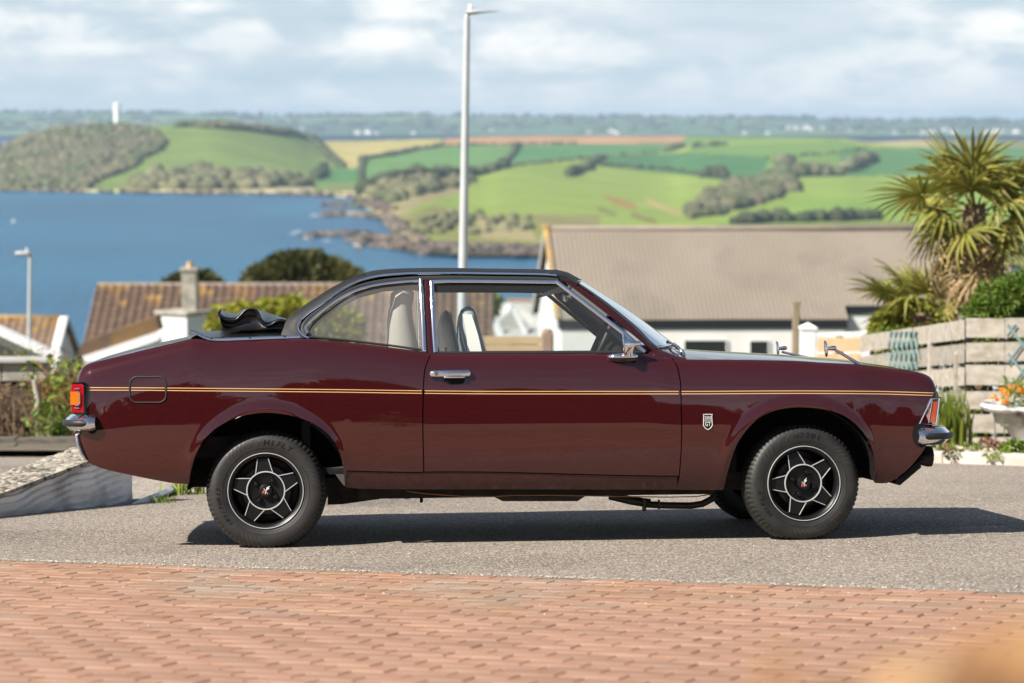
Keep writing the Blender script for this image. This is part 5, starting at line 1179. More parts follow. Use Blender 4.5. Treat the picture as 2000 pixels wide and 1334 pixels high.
# brown tiled house behind the boot
bh = empty('brown_house', at(560, 700, 86), 'bungalow with long brown tiled roof speckled with orange lichen behind the boot', 'house')
R0, R1 = at(190, 559, 86), at(957, 560, 86); L = R1[0] - R0[0]; pt = math.atan(.625); bdn = V3(0, -math.cos(pt), -math.sin(pt)); bup = V3(0, math.cos(pt), -math.sin(pt))
def child(mb, name, m, parent, **k):
    o = mb.build(name, m, parent, **k); return o
def wparent(e):                                                              # parent keeps world coordinates of its children
    e['wx'] = 1; return e
for e in (bh,): e.location = (0, 0, 0)
mb = MB(); slab(mb, R0, AX, L, bdn, 5.0, .12); slab(mb, R0 + (0, .01, 0), AX, L, bup, 5.0, .12); roofb = mb.build('roof', M['tile'], bh)
tiled_roof(roofb, R0, AX, L, bdn, 5.0, .3, .33, M['tile'], lambda u, v: u < 420 and v < 690 or 690 < u < 960 and 560 < v < 690, lich=M['tile_lichen'])
mb = MB()
for k in range(int(L / .45)): mb.tube([R0 + AX * (k * .45 + .01) + (0, 0, .02), R0 + AX * (k * .45 + .44) + (0, 0, .026)], .11, 8)
o = mb.build('ridge_tiles', M['ridge'], bh, smooth_=True, sharp=50); o['kind'] = 'stuff'
mb = MB(); e0 = R0 + bdn * 5.0; mb.box((R0[0] + L / 2, 86, e0[2] - 1.4), (L - .5, 7.6, 3.6)); mb.prism([R0 + (.25, 0, -.3), R0 + bdn * 4.6 + (.25, 0, -.3), R0 + bup * 4.6 + (.25, 0, -.3)], None, (L - .5, 0, 0)); mb.build('wall', M['render'], bh)
mb = MB(); mb.strip([R0 + (-.02, 0, -.1), R0 + bdn * 5.0 + (-.02, 0, -.1)], .2, .03, V3(-1, 0, 0)); mb.build('bargeboard', M['bargeboard'], bh)
# chimney of the same house standing on a white block
ch = empty('chimney'); ch.parent = bh
c0 = at(368, 640, 80); s = 80 / FPX; Rz = rotm(57, 0, 0)
mb = MB(); zt_ = at(368, 614, 80)[2]; zb_ = at(368, 720, 80)[2]; mb.box((c0[0] - .15, 80, (zt_ + zb_) / 2), (72 * s, 76 * s, zt_ - zb_), Rz); mb.build('chimney_breast', M['whitewall'], ch)
mb = MB(); mb.bbox((c0[0] - .15, 80, zt_ + .07), (82 * s, 86 * s, .14), .03, Rz); z1 = at(370, 528, 80)[2]; mb.bbox((at(371, 600, 80)[0], 80.1, (zt_ + z1) / 2), (29 * s, 29 * s, z1 - zt_), .03); mb.bbox((at(371, 600, 80)[0], 80.1, z1 + .03), (35 * s, 35 * s, .12), .02); mb.build('stack', M['concrete'], ch)
mb = MB(); pz = V3(at(371, 600, 80)[0], 80.1, z1 + .05); mb.tube([pz, pz + (0, 0, .22), pz + (0, 0, .24)], [.12, .10, .12], 12); mb.build('chimney_pot', M['wood_tan'], ch, smooth_=True, sharp=40)
# lower porch roof of the same house with its white fascia
mb = MB(); D = 77; q = [at(150, 690, D), at(162, 668, D), at(305, 618, D), at(312, 645, D), at(172, 694, D)]; mb.prism(q, None, (.0, .9, .0)); mb.build('porch_roof', M['tile'], bh)
mb = MB(); D = 76.9; mb.prism([at(160, 697, D), at(308, 648, D), at(312, 664, D), at(200, 705, D), at(166, 708, D)], None, (0, .1, 0)); mb.build('fascia', M['bargeboard'], bh)
mb = MB(); D = 77.4; mb.prism([at(166, 705, D), at(312, 660, D), at(312, 800, D), at(166, 800, D)], None, (.0, .5, .0)); mb.build('porch_wall', M['greywall'], bh)
# small tiled house at the far left
lh = empty('left_house', (0, 0, 0), 'small tiled house at the left edge with white verge boards and orange lichened ridge', 'house')
R0, R1 = at(-90, 622, 100), at(130, 622, 100); L = R1[0] - R0[0]; pt = math.atan(.6); bd_, bu_ = V3(0, -math.cos(pt), -math.sin(pt)), V3(0, math.cos(pt), -math.sin(pt))
mb = MB(); slab(mb, R0, AX, L, bd_, 4.2, .1); slab(mb, R0 + (0, .01, 0), AX, L, bu_, 4.2, .1); rf = mb.build('roof', M['tile2'], lh)
tiled_roof(rf, R0, AX, L, bd_, 4.2, .33, .36, M['tile2'], lambda u, v: u > -12 and v < 705, lich=M['tile_lichen'])
mb = MB(); mb.tube([R0 + (0, 0, .03), R1 + (0, 0, .03)], .12, 8); mb.build('ridge', M['lichen'], lh, smooth_=True)
mb = MB(); mb.strip([R1 + (.03, 0, 0), R1 + bd_ * 4.3 + (.03, 0, 0)], .24, .05, V3(1, 0, 0)); mb.strip([R1 + (-.12, 0, .09), R1 + bd_ * 4.3 + (-.12, 0, .09)], .30, .05, -np.cross(bd_, AX) if np.cross(bd_, AX)[2] < 0 else np.cross(bd_, AX)); mb.build('bargeboard', M['bargeboard'], lh)
mb = MB(); mb.strip([R1 + (.03, 0, 0), R1 + bu_ * 4.2 + (.03, 0, 0)], .24, .05, V3(1, 0, 0)); mb.build('verge_board', M['greywall'], lh)
mb = MB(); mb.prism([R1 + (-.15, 0, -.1), R1 + bd_ * 3.9 + (-.15, 0, -.1), R1 + bd_ * 3.9 + (-.15, 0, -4), R1 + bu_ * 3.9 + (-.15, 0, -4), R1 + bu_ * 3.9 + (-.15, 0, -.1)], None, (-L + .3, 0, 0)); mb.build('wall', M['render'], lh)
# grey garage gable with white boards, nearer
gg = empty('garage', (0, 0, 0), 'grey gabled garage with white sloping barge boards at the left edge', 'garage')
D = 36; a0, a1 = at(-190, 556, D), at(116, 697, D)
mb = MB(); mb.prism([a0 + (0, 0, .02), a1 + (0, 0, .02), a1 + (0, 0, -.10), a0 + (0, 0, -.10)], None, (0, .3, 0)); mb.build('roof', M['bargeboard'], gg)
mb = MB(); mb.prism([at(-190, 574, D + .2), at(104, 702, D + .2), at(104, 712, D + .2), at(92, 712, D + .2), at(-190, 592, D + .2)], None, (0, .06, 0)); mb.build('bargeboard', M['bargeboard'], gg)
mb = MB(); mb.prism([at(-190, 580, D + .4), at(88, 706, D + .4), at(88, 860, D + .4), at(-190, 860, D + .4)], None, (0, .25, 0)); mb.build('wall', M['greywall'], gg)
# white house with the long tan roof
wh = empty('white_house', (0, 0, 0), 'white gabled house with a long tan ribbed roof behind the bonnet', 'house')
R0 = at(1066, 449, 70); a = V3(.9955, .085, -.0045); a /= np.linalg.norm(a); hb_ = V3(-a[1], a[0], 0); hb_ /= np.linalg.norm(hb_); pt = math.atan(.70)
bd_, bu_ = -hb_ * math.cos(pt) + V3(0, 0, -math.sin(pt)), hb_ * math.cos(pt) + V3(0, 0, -math.sin(pt)); nrm_ = np.cross(a, bd_); nrm_ = nrm_ if nrm_[2] > 0 else -nrm_
L1 = 8.15
def ribbed(O, L, nm):
    mb = MB(); pit_ = .135; n = int(L / pit_); P = []
    for i in range(n * 6 + 1):
        x = i * L / (n * 6); z = .034 * (.5 + .5 * math.cos(2 * math.pi * i / 6)) ** 1.6; S = 4.10 if x < L1 else 3.50
        P.append([O + a * x + bd_ * (S * j / 8) + nrm_ * (z + .006 * math.sin(x * 1.3 + j * .9)) for j in range(9)] + [O + a * x + bd_ * S - nrm_ * .03])
    mb.grid(P); o = mb.build(nm, M['sheet'], wh); return o
ribbed(R0, 13.3, 'roof')
mb = MB(); slab(mb, R0 - nrm_ * .03, a, L1, bd_, 4.08, .05); slab(mb, R0 + a * (L1 + .01) - nrm_ * .03, a, 5.2, bd_, 3.48, .05); slab(mb, R0 + hb_ * .01, a, 13.3, bu_, 4.6, .1); mb.build('roof_deck', M['fascia'], wh)
mb = MB(); mb.tube([R0 + (0, 0, .04), R0 + a * 13.3 + (0, 0, .04)], .085, 8); mb.build('ridge', M['ridge'], wh, smooth_=True)
mb = MB(); mb.strip([R0 + (0, 0, .06), R0 + bd_ * 4.12 + (0, 0, .05)], .16, .035, nrm_); mb.bbox(R0 + (0, 0, .08), (.24, .2, .16), .03); mb.build('verge', M['lichen'], wh)
mb = MB(); mb.strip([R0 - a * .02 + (0, 0, -.06), R0 - a * .02 + bu_ * 4.6 + (0, 0, -.06)], .24, .05, -a); mb.build('verge_board', M['greywall'], wh)
eF, eF2, eB = R0 + bd_ * 4.03, R0 + bd_ * 3.43, R0 + bu_ * 4.2
mb = MB(); ga = a * .12
mb.prism([R0 + ga - (0, 0, .12), eF + ga - (0, 0, .12), eF + ga - (0, 0, 5.5), eB + ga - (0, 0, 5.5), eB + ga - (0, 0, .12)], None, a * (L1 - .2)); mb.prism([R0 + a * L1 - (0, 0, .12), eF2 + a * L1 - (0, 0, .12), eF2 + a * L1 - (0, 0, 5.5), eB + a * L1 - (0, 0, 5.5), eB + a * L1 - (0, 0, .12)], None, a * 4.9); mb.build('wall', M['whitewall'], wh)
mb = MB(); E = R0 + bd_ * 4.08; mb.prism([E + a * .05 - (0, 0, .05), E + a * L1 - (0, 0, .05), E + a * L1 - (0, 0, .26), E + a * .05 - (0, 0, .26)], None, hb_ * .5); E2 = R0 + a * L1 + bd_ * 3.48; mb.prism([E2 + a * .02 - (0, 0, .05), E2 + a * 5 - (0, 0, .05), E2 + a * 5 - (0, 0, .24), E2 + a * .02 - (0, 0, .24)], None, hb_ * .5); mb.build('fascia', M['fascia'], wh)
def wpt(px, py, extra=0.0):                                                  # point on the front wall plane
    d = ray(px, py); O = eF; t = ((O - CAM) @ hb_ - extra) / (d @ hb_); return CAM + d * t
for x0, x1, y0, y1 in ((1336, 1420, 664, 720), (1464, 1502, 665, 710)):
    wd = empty('window'); wd.parent = wh
    mb = MB(); mb.prism([wpt(x0, y0, .02), wpt(x1, y0, .02), wpt(x1, y1, .02), wpt(x0, y1, .02)], None, hb_ * .04); mb.build('pane', M['window'], wd)
    mb = MB()
    for p, q in (((x0, y0), (x1, y0)), ((x0, y1), (x1, y1)), ((x0, y0), (x0, y1)), ((x1, y0), (x1, y1)), ): mb.strip([wpt(*p, .02), wpt(*q, .02)], .035, .03, -hb_)
    mb.build('window_frame', M['bargeboard'], wd)
# little grey house further down, seen through the car's window
gh = empty('grey_house', (0, 0, 0), 'grey-roofed cottage with white gable boards seen through the car window', 'house')
D = 110; A0 = at(1004, 596, D)
mb = MB(); mb.prism([at(966, 612, D + 3), at(990, 588, D + 3), at(1120, 590, D + 3), at(1120, 662, D - 1), at(985, 662, D - 1)], None, (0, .2, -.2)); mb.build('roof', M['greywall'], gh)
mb = MB(); mb.strip([at(990, 587, D + 3), at(1120, 589, D + 3)], .2, .12, V3(0, -1, .2)); mb.build('ridge', M['brick'], gh)
mb = MB(); mb.prism([at(955, 650, D + 3.2), at(975, 600, D + 3.2), at(1120, 640, D + 3.2), at(1120, 800, D + 3.2), at(955, 800, D + 3.2)], None, (0, 3, 0)); mb.prism([at(962, 640, D + .5), at(1000, 604, D + .5), at(1040, 660, D + .5), at(1040, 800, D + .5), at(962, 800, D + .5)], None, (0, 2.5, 0)); mb.build('wall', M['greywall'], gh)
mb = MB(); mb.strip([at(958, 610, D - .2), at(984, 668, D - .2)], .36, .08, V3(0, -1, 0)); mb.strip([at(1000, 596, D - .2), at(1028, 652, D - .2)], .24, .08, V3(0, -1, 0)); mb.strip([at(1000, 596, D - .2), at(990, 612, D - .2)], .24, .08, V3(0, -1, 0)); mb.build('bargeboard', M['bargeboard'], gh)
# tan fence panel and gate pier seen through the window
D = 30; fp_ = empty('fence_panel', (0, 0, 0), 'tan wooden fence panel with a rounded brown post seen through the door window', 'fence')
for k, (y0, y1) in enumerate(((657, 672), (673, 689), (690, 707), (708, 726), (727, 746))):
    mb = MB(); mb.prism([at(944 + k * 3, y0, D), at(1062, y0 + 1, D), at(1062, y1, D), at(947 + k * 3, y1, D)], None, (0, .03, 0)); mb.build('plank', M['wood_tan'], fp_)
mb = MB(); x0, x1 = at(1057, 640, D - .1), at(1081, 640, D - .1); w = x1[0] - x0[0]; zt_, zb_ = at(1069, 648, D)[2], float(gz(1.5, D)) - .05; mb.bbox(((x0[0] + x1[0]) / 2, D - .1, (zt_ + zb_) / 2), (w, w, zt_ - zb_), .02); mb.lathe([(.001, .05), (w * .3, .04), (w * .5, .0)], 12, Mz, ((x0[0] + x1[0]) / 2, D - .1, zt_)); mb.build('post', M['brick'], fp_)
# ------------------------------------------------------------------ lamp posts
def post(name, base_px, top_px, D, r0, r1, label, bottom):
    e = empty(name, (0, 0, 0), label, 'lamp post'); b, t = at(*base_px, D), at(*top_px, D); k = (t - b); g = float(gz(b[0], D)); b2 = b + k * ((g - b[2]) / k[2]) - (0, 0, .1)
    mb = MB(); mb.tube([b2, b2 + (t - b2) * .28, b2 + (t - b2) * .29, t], [r0 * 1.15, r0 * 1.1, r0, r1], 14); mb.build('pole', M['steel'], e, smooth_=True, sharp=40); return e, b2, t
e, b, t = post('street_lamp', (904, 520), (912, 36), 30, .062, .040, 'tall galvanised street lamp standing behind the car roof', 0)
s = 30 / FPX
mb = MB(); mb.tube([t, t + (0, 0, 6 * s), t + (6 * s, 0, 11 * s), t + (22 * s, -.02, 12 * s)], [.030, .030, .028, .024], 10); mb.build('bracket', M['steel'], e, smooth_=True, sharp=60)
mb = MB(); P = []
for x, w, h in ((-4, .03, 3), (0, .07, 6), (20, .08, 6), (38, .07, 4), (50, .045, 2.4), (64, .015, 1)): P.append([t + V3(x * s, w * math.cos(a_) , 12 * s + (x * .04) * s + h * s * .6 * math.sin(a_)) for a_ in np.linspace(0, 2 * math.pi, 11)])
mb.grid(P, flip=True); mb.build('lantern', M['lampgrey'], e, smooth_=True)
mb = MB(); mb.tube([t + (7 * s, 0, 15 * s), t + (7 * s, 0, 25 * s), t + (7 * s, 0, 27 * s)], [.026, .026, .012], 10); mb.tube([t + (11 * s, .0, 15 * s), t + (11 * s, 0, 21 * s)], .008, 6); mb.build('light_sensor', M['whitewall'], e, smooth_=True, sharp=50)
e, b, t = post('street_lamp', (57, 660), (59, 503), 52, .050, .038, 'short grey street lamp standing in front of the small tiled house at left', 0)
s = 52 / FPX; e.name = 'street_lamp'
mb = MB(); mb.tube([t, t + (0, 0, 8 * s), t + (-8 * s, 0, 9 * s)], [.036, .034, .03], 10); mb.bbox(t + (-14 * s, 0, 8 * s), (30 * s, .14, 8 * s), .03); mb.build('lantern', M['lampgrey'], e, smooth_=True, sharp=40)
mb = MB(); mb.tube([t + (-6 * s, 0, 12 * s), t + (-6 * s, 0, 19 * s)], .03, 8); mb.build('light_sensor', M['whitewall'], e, smooth_=True, sharp=50)
# ------------------------------------------------------------------ foliage
def leafcloud(name, pts, dirs, size, m, parent=None, asp=.5, fold=.25, up=.25, rs=None):
    rs = rs or np.random.RandomState(len(pts)); n = len(pts); d = dirs + rs.normal(0, .6, (n, 3)); d[:, 2] += up; d /= np.linalg.norm(d, axis=1)[:, None]
    r = rs.normal(0, 1, (n, 3)); s_ = np.cross(d, r); s_ /= np.linalg.norm(s_, axis=1)[:, None] + 1e-9; nn = np.cross(s_, d); L_ = (size * rs.uniform(.6, 1.35, n))[:, None]
    base, tip = pts, pts + d * L_ - np.array([0, 0, .15]) * L_; mdl = pts + d * L_ * .5 + s_ * L_ * asp * .5 + nn * L_ * fold * .3; mdr = pts + d * L_ * .5 - s_ * L_ * asp * .5 + nn * L_ * fold * .3
    V = np.stack([base, mdl, tip, mdr], 1).reshape(-1, 3); F = [t for i in range(n) for t in ((4 * i, 4 * i + 1, 4 * i + 2), (4 * i, 4 * i + 2, 4 * i + 3))]
    return obj(name, V, F, m, parent)
def lumps(cs, n, rs, shell=.55):                                              # points through a set of ellipsoid lumps (centre, radii)
    P, Dn_ = [], []; w = np.array([c[1][0] * c[1][2] for c in cs]); w = w / w.sum(); k = rs.multinomial(n, w)
    for (c, r), m_ in zip(cs, k):
        d = rs.normal(0, 1, (m_, 3)); d /= np.linalg.norm(d, axis=1)[:, None]; f = rs.uniform(shell ** 3, 1, m_) ** (1 / 3) * (1 + .10 * np.sin(d[:, 0] * 7 + c[0] * 9) * np.sin(d[:, 2] * 6)); P.append(np.array(c) + d * np.array(r) * f[:, None]); Dn_.append(d)
    return np.concatenate(P), np.concatenate(Dn_)
def sticks(name, paths, r, m, parent, n=5):
    mb = MB()
    for p in paths: mb.tube(p, np.linspace(r, r * .35, len(p)), n)
    return mb.build(name, m, parent)
def tree(name, label, D, lum, n, size, m, base_px, cat='tree', group=None, trunk_r=.12):
    e = empty(name, (0, 0, 0), label, cat, group); rs = np.random.RandomState(n); s = D / FPX
    cs = [(at(u, v, D + dd), (a_ * s, a_ * s * .8, b_ * s)) for u, v, a_, b_, dd in lum]; P, d = lumps(cs, n, rs); leafcloud('crown', P, d, size, m, e, rs=rs)
    b = at(*base_px, D); b[2] = float(gz(b[0], D)) - .1; top = cs[0][0]; paths = []
    for c, r in cs: paths.append([b + (rs.uniform(-.3, .3) * .2, 0, 0), b * .6 + top * .4 + (0, 0, 0), (top + c) / 2 * .5 + c * .5, c + (0, 0, r[2] * .5)])
    sticks('trunk', paths, trunk_r, M['bark'], e); return e
tree('round_tree', 'broad dark olive tree standing beyond the brown roof against the sea', 125, [(590, 528, 70, 32, 0), (540, 545, 55, 26, 0), (640, 545, 58, 28, 0), (585, 560, 90, 30, 2), (500, 556, 24, 14, 0), (672, 556, 30, 20, -1)], 9000, .5, M['leaf_d'], (590, 640), trunk_r=.3)
tree('round_tree', 'small dark olive tree showing above the roof beside the chimney', 125, [(380, 552, 44, 17, 0), (350, 560, 26, 12, 0), (412, 560, 22, 12, 0)], 2600, .45, M['leaf_d'], (380, 640), trunk_r=.2)
tree('garden_hedge', 'sunlit yellow-green laurel hedge behind the folded hood and quarter window', 50, [(440, 632, 30, 34, 0), (480, 626, 34, 32, 0), (525, 618, 36, 30, 0), (570, 610, 34, 30, .3), (615, 620, 34, 28, 0), (650, 630, 30, 34, 0), (682, 648, 24, 40, 0), (560, 660, 120, 30, .5), (430, 660, 24, 24, 0)], 6500, .17, M['leaf_y'], (560, 720), 'hedge', trunk_r=.05)
tree('shrub', 'little round green shrub beside the cottage seen through the car window', 100, [(962, 588, 12, 10, 0), (955, 600, 14, 14, 0)], 500, .3, M['leaf_g'], (960, 640), trunk_r=.08)
# unseen hedge added behind the camera for its dark outline in the car's side
e = empty('reflection_hedge', (0, 0, 0), 'tall dark hedge behind the camera whose outline is mirrored in the car side', 'hedge'); rs = np.random.RandomState(31)
cs = [((x, -9.5 + rs.uniform(-.4, .4), float(gz(x, -9.5)) + .3 + .5 * h), (1.1, .8, h * .62)) for x in np.arange(-17, 17.1, 1.0) for h in [1.7 + .45 * math.sin(x * .9) + .6 * max(0, math.sin(x * .33 + 1)) ** 3 + rs.uniform(-.2, .3)]]
P, d = lumps(cs, 24000, rs, .75); leafcloud('foliage', P, d, .17, M['leaf_h'], e, rs=rs); core = blobs('opaque_core', [(V3(*c_) + (dx, 0, dz), .62) for c_, r in cs for dx in (-.5, 0) for dz in np.arange(-r[2] * .95, r[2] * .75, .4)], M['leaf_h']); core.parent = e; del core['kind']; sticks('stem', [[V3(c_[0], c_[1], float(gz(c_[0], c_[1])) - .05), V3(*c_)] for c_, r in cs], .05, M['bark'], e)  # solid inner blobs keep the hedge's reflection unbroken
# ------------------------------------------------------------------ left foreground: ramp wall, kerb wall, planting bed
wl_ = empty('low_wall', (0, 0, 0), 'low white-rendered ramp wall with a pebbled top rising behind the boot', 'wall')
def onwall(px, pbot, ptop, push=0.0):
    g = G(px, pbot); t = at(px, ptop, g[1]); return g, t
cols = [(-160, 1027, 1000), (0, 1010, 964), (84, 1000, 932), (168, 991, 901), (258, 981, 868)]
fr, tp = [], []
for px, b_, t_ in cols:
    g, t = onwall(px, b_, t_); fr.append(g - (0, 0, .03)); tp.append(t)
back = [np.array([t[0] - .27, t[1] + .11, t[2] + .0]) for t in tp]
nx_ = 160
def li(L_, k): x = k * (len(L_) - 1); i = min(int(x), len(L_) - 2); return L_[i] + (L_[i + 1] - L_[i]) * (x - i)
P = []; rs = np.random.RandomState(2)
for k in np.linspace(0, 1, nx_):
    f, t = li(fr, k), li(tp, k); row = []
    for j in range(49):
        q = f + (t - f) * j / 48; ph = (q[2] * 1.0 - .22 * q[0] + .010 * math.sin(q[0] * 17) + .006 * math.sin(q[0] * 41)) / .042; saw = ph - math.floor(ph); dn = (1 - float(smooth(.90, .985, k))) * .024 * saw ** 1.3 + .004 * math.sin(q[0] * 23 + q[2] * 40); row.append(q + np.array([.926 * dn, -.378 * dn, 0]))
    P.append(row)
mb = MB(); mb.grid(P); mb.add([fr[-1], tp[-1], back[-1], back[-1] - (0, 0, .7), fr[-1] + (-.27, .11, 0)], [(0, 1, 2, 3, 4)]); mb.build('rendered_face', M['render'], wl_, smooth_=True, sharp=50)
P = []
for k in np.linspace(0, 1, 40):
    t, b_ = li(tp, k), li(back, k); P.append([t + (.022, -.01, -.014), t + (.022, -.01, .006)] + [t + (b_ - t) * j + (0, 0, .006 + rs.uniform(-.006, .006)) for j in (.03, .2, .4, .6, .8, 1)] + [b_ - (0, 0, .6)])
mb = MB(); mb.grid(P); mb.build('pebbled_top', M['pebble'], wl_)
kw = empty('kerb_wall', (0, 0, 0), 'crumbling white kerb wall curving away between the low wall and the rear wheel', 'kerb')
kb = [(259, 985), (290, 980), (310, 974), (330, 965), (350, 958), (380, 955), (420, 953)]; kt = [(259, 983), (288, 972), (310, 963), (330, 955), (350, 948), (380, 944), (420, 943)]
P = []
for (a_, b_), (c_, d_) in zip(kb, kt):
    g = G(a_, b_); t = at(c_, d_, g[1]); P.append([g - (0, 0, .02), g * .5 + t * .5 + (0, rs.uniform(-.01, .01), 0), t, t + (.02, .18, .0), t + (.04, .22, -.02), g + (.04, .24, 0)])
mb = MB(); mb.grid(P); mb.add(P[0], [tuple(range(6))]); mb.build('kerb_block', M['render'], kw)
mb = MB(); mb.grid([[G(u, v, .005) for v in (930, 945, 960, 970, 976)] for u in (225, 258, 290)] + [[G(u, v, .005) for v in (928, 940, 950, 956, 962)] for u in (330, 380, 450)]); tag(mb.build('pavement', M['pave']), kind='structure')
# grass tuft and weeds by the kerb
def blades(name, base, n, h, spread, w, m, parent, lean=.35, seed=1):
    rs = np.random.RandomState(seed); mb = MB()
    for i in range(n):
        b = base + np.array([rs.normal(0, spread), rs.normal(0, spread * .5), 0]); a_ = rs.uniform(0, 6.28); l = rs.uniform(.1, 1) * lean; H = h * rs.uniform(.6, 1.1); d = np.array([math.cos(a_), math.sin(a_), 0]); sd = np.array([-d[1], d[0], 0]) * w * .5; sd = sd if rs.rand() < .5 else np.array([w * .5, 0, 0])
        pts = [b + d * l * H * t * t + np.array([0, 0, H * (t - .35 * l * t * t)]) for t in (0, .4, .75, 1)]
        mb.add([pts[0] - sd, pts[0] + sd, pts[1] - sd, pts[1] + sd, pts[2] - sd * .7, pts[2] + sd * .7, pts[3]], [(0, 1, 3, 2), (2, 3, 5, 4), (4, 5, 6)])
    return mb.build(name, m, parent)
e = empty('weed_tuft', (0, 0, 0), 'long green weed blades arching over the kerb by the rear wheel', 'weed'); blades('leaf_blades', G(366, 966), 26, .17, .06, .014, M['leaf_f'], e, 1.3, 3)
e = empty('weed_tuft', (0, 0, 0), 'small yellowish weed tuft at the foot of the kerb wall', 'weed'); blades('leaf_blades', G(318, 982), 30, .06, .05, .006, M['leaf_f'], e, .8, 4)
# planting bed beyond the road at left
mb = MB(); mb.grid([[G(u, v, .06) - (0, 0, 0) for v in (880, 868, 862)] + [at(u, 868, 25.5)] for u in (-150, 0, 80, 170, 300)]); tag(mb.build('planting_bed', M['soil']), kind='structure')
slp = empty('sleeper_edging', (0, 0, 0), 'dark weathered timber edging along the planting bed at left', 'edging')
for k, (y0, y1, dy) in enumerate(((872, 884, 0), (858, 871, .22))):
    for x0, x1 in ((-120, 28), (30, 150)):
        g0, g1 = G(x0, 884), G(x1, 884); z0, z1 = at(x0, y0, g0[1] + dy), at(x1, y0 - 2, g1[1] + dy); mb = MB(); mb.prism([g0 + (0, dy, 0), g1 + (0, dy, 0), z1, z0], None, (0, .16, 0)); mb.build('sleeper', M['sleeper'], slp)
cw = empty('concrete_wall', (0, 0, 0), 'grey concrete block wall with a dark coping below the garage boards', 'wall')
D = 26
for x0, x1 in ((-150, -74), (-72, 2), (4, 65), (67, 93)):
    mb = MB(); a0, a1 = at(x0, 708, D), at(x1, 708, D); zb_ = at(0, 745, D)[2]; mb.bbox(((a0[0] + a1[0]) / 2, D + .1, (a0[2] + zb_) / 2), (a1[0] - a0[0], .2, a0[2] - zb_), .008); mb.build('block', M['concrete'], cw)
mb = MB(); a0, a1 = at(-150, 702, D), at(95, 702, D); mb.bbox(((a0[0] + a1[0]) / 2, D + .08, a0[2] - .012), (a1[0] - a0[0], .3, .05), .01); mb.build('coping', M['greywall'], cw)
mb = MB(); zb2 = float(gz(-5, D)) - .2; mb.box(((a0[0] + a1[0]) / 2, D + .12, (zb_ + zb2) / 2), (a1[0] - a0[0], .16, zb_ - zb2 - .004)); mb.build('lower_course', M['dust_dark'], cw)
bf = empty('dark_fence', (0, 0, 0), 'dark weathered board fence behind the shrubs at left', 'fence')
for k in range(14):
    x0 = 60 + k * 17; p0 = at(x0, 745, 27.5); mb = MB(); z0, z1 = at(x0, 752 + random.uniform(-3, 3), 27.5)[2], float(gz(-5, 27.5)) - .1; mb.box((p0[0] + .045, 27.5 + random.uniform(-.01, .01), (z0 + z1) / 2), (.092, .02, z0 - z1)); mb.build('plank', M['wood_dark'], bf)
pp = empty('wooden_post', (0, 0, 0), 'pale split wooden stake standing among the bare shrubs at left', 'post')
D = 23.6; mb = MB(); mb.tube([at(78, 872, D), at(76, 820, D), at(74, 780, D), at(67, 742, D)], [.036, .038, .034, .026], 8); mb.build('stake', M['wood'], pp, smooth_=True, sharp=50)
# bare twiggy shrub, leafy shrub with reddish stems
def twigshrub(name, label, px0, px1, y0, y1, D, n, m, seed, cat='shrub', r=.006, leafm=None, nl=0, ls=.05):
    e = empty(name, (0, 0, 0), label, cat); rs = np.random.RandomState(seed); paths = []; LP, LD = [], []
    for i in range(n):
        u = rs.uniform(px0, px1); b = at(u, y1 + rs.uniform(-4, 2), D + rs.uniform(-.5, .5)); tip = at(u + rs.normal(0, 22), rs.uniform(y0, y0 + (y1 - y0) * .6), D + rs.uniform(-.6, .6)); md = (b + tip) / 2 + rs.normal(0, .08, 3); md2 = b * .25 + tip * .75 + rs.normal(0, .06, 3)
        paths.append([b, md, md2, tip])
        for k in range(2): q = md if k else md2; paths.append([q, q + rs.normal(0, .10, 3) + (0, 0, .05), q + rs.normal(0, .18, 3) + (0, 0, .06)])
        if nl:
            for k in range(nl): t = rs.uniform(.25, 1); q = (b * (1 - t) + tip * t) + rs.normal(0, .05, 3); LP.append(q); LD.append(rs.normal(0, 1, 3))
    sticks('stem', paths, r, m, e, 4)
    if nl: leafcloud('foliage', np.array(LP), np.array(LD), ls, leafm, e)
    return e
twigshrub('bare_shrub', 'tangle of bare brown twigs against the wall at the left edge', -40, 72, 740, 868, 24.2, 110, M['twig'], 1, r=.008)
M['stem_red'] = mat('reddish_stem', (.30, .10, .05), .7)
twigshrub('leafy_shrub', 'yellow-green leafy shrub with reddish stems beside the tail light', 84, 168, 690, 866, 24.0, 34, M['stem_red'], 2, leafm=M['leaf_f'], nl=26, ls=.085)
twigshrub('leafy_shrub', 'low bright green shrub at the foot of the pale stake', 82, 124, 770, 868, 23.4, 14, M['twig'], 5, leafm=M['leaf_g'], nl=30, ls=.075)
twigshrub('leafy_shrub', 'small yellow-green sprig above the concrete wall at left', 20, 62, 695, 716, 27, 8, M['twig'], 6, leafm=M['leaf_y'], nl=16, ls=.06, r=.004)
# ------------------------------------------------------------------ right side: kerb, bed, fence, palms
mb = MB(); pts = [(1180, 903), (1500, 903), (1700, 903.5), (1850, 905), (1950, 908), (2100, 914), (2300, 922), (2700, 940)]
kst = empty('kerb', (0, 0, 0), 'pale concrete kerb edging the flower bed at right', 'kerb')
for (a_, b_), (c_, d_) in zip(pts[:-1], pts[1:]):
    n_ = max(1, int((c_ - a_) / 75))
    for k in range(n_):
        g0 = G(a_ + (c_ - a_) * k / n_, b_ + (d_ - b_) * k / n_); g1 = G(a_ + (c_ - a_) * (k + 1) / n_, b_ + (d_ - b_) * (k + 1) / n_); dr = (g1 - g0); l_ = np.linalg.norm(dr); yaw = math.degrees(math.atan2(dr[1], dr[0])); Mk = rotm(yaw, -math.degrees(math.asin(dr[2] / l_)), 0)
        mb = MB(); mb.bbox((g0 + g1) / 2 + (0, .06, .025), (l_ - .008, .12, .12), .015, Mk); mb.build('kerb_stone', M['kerb'], kst)
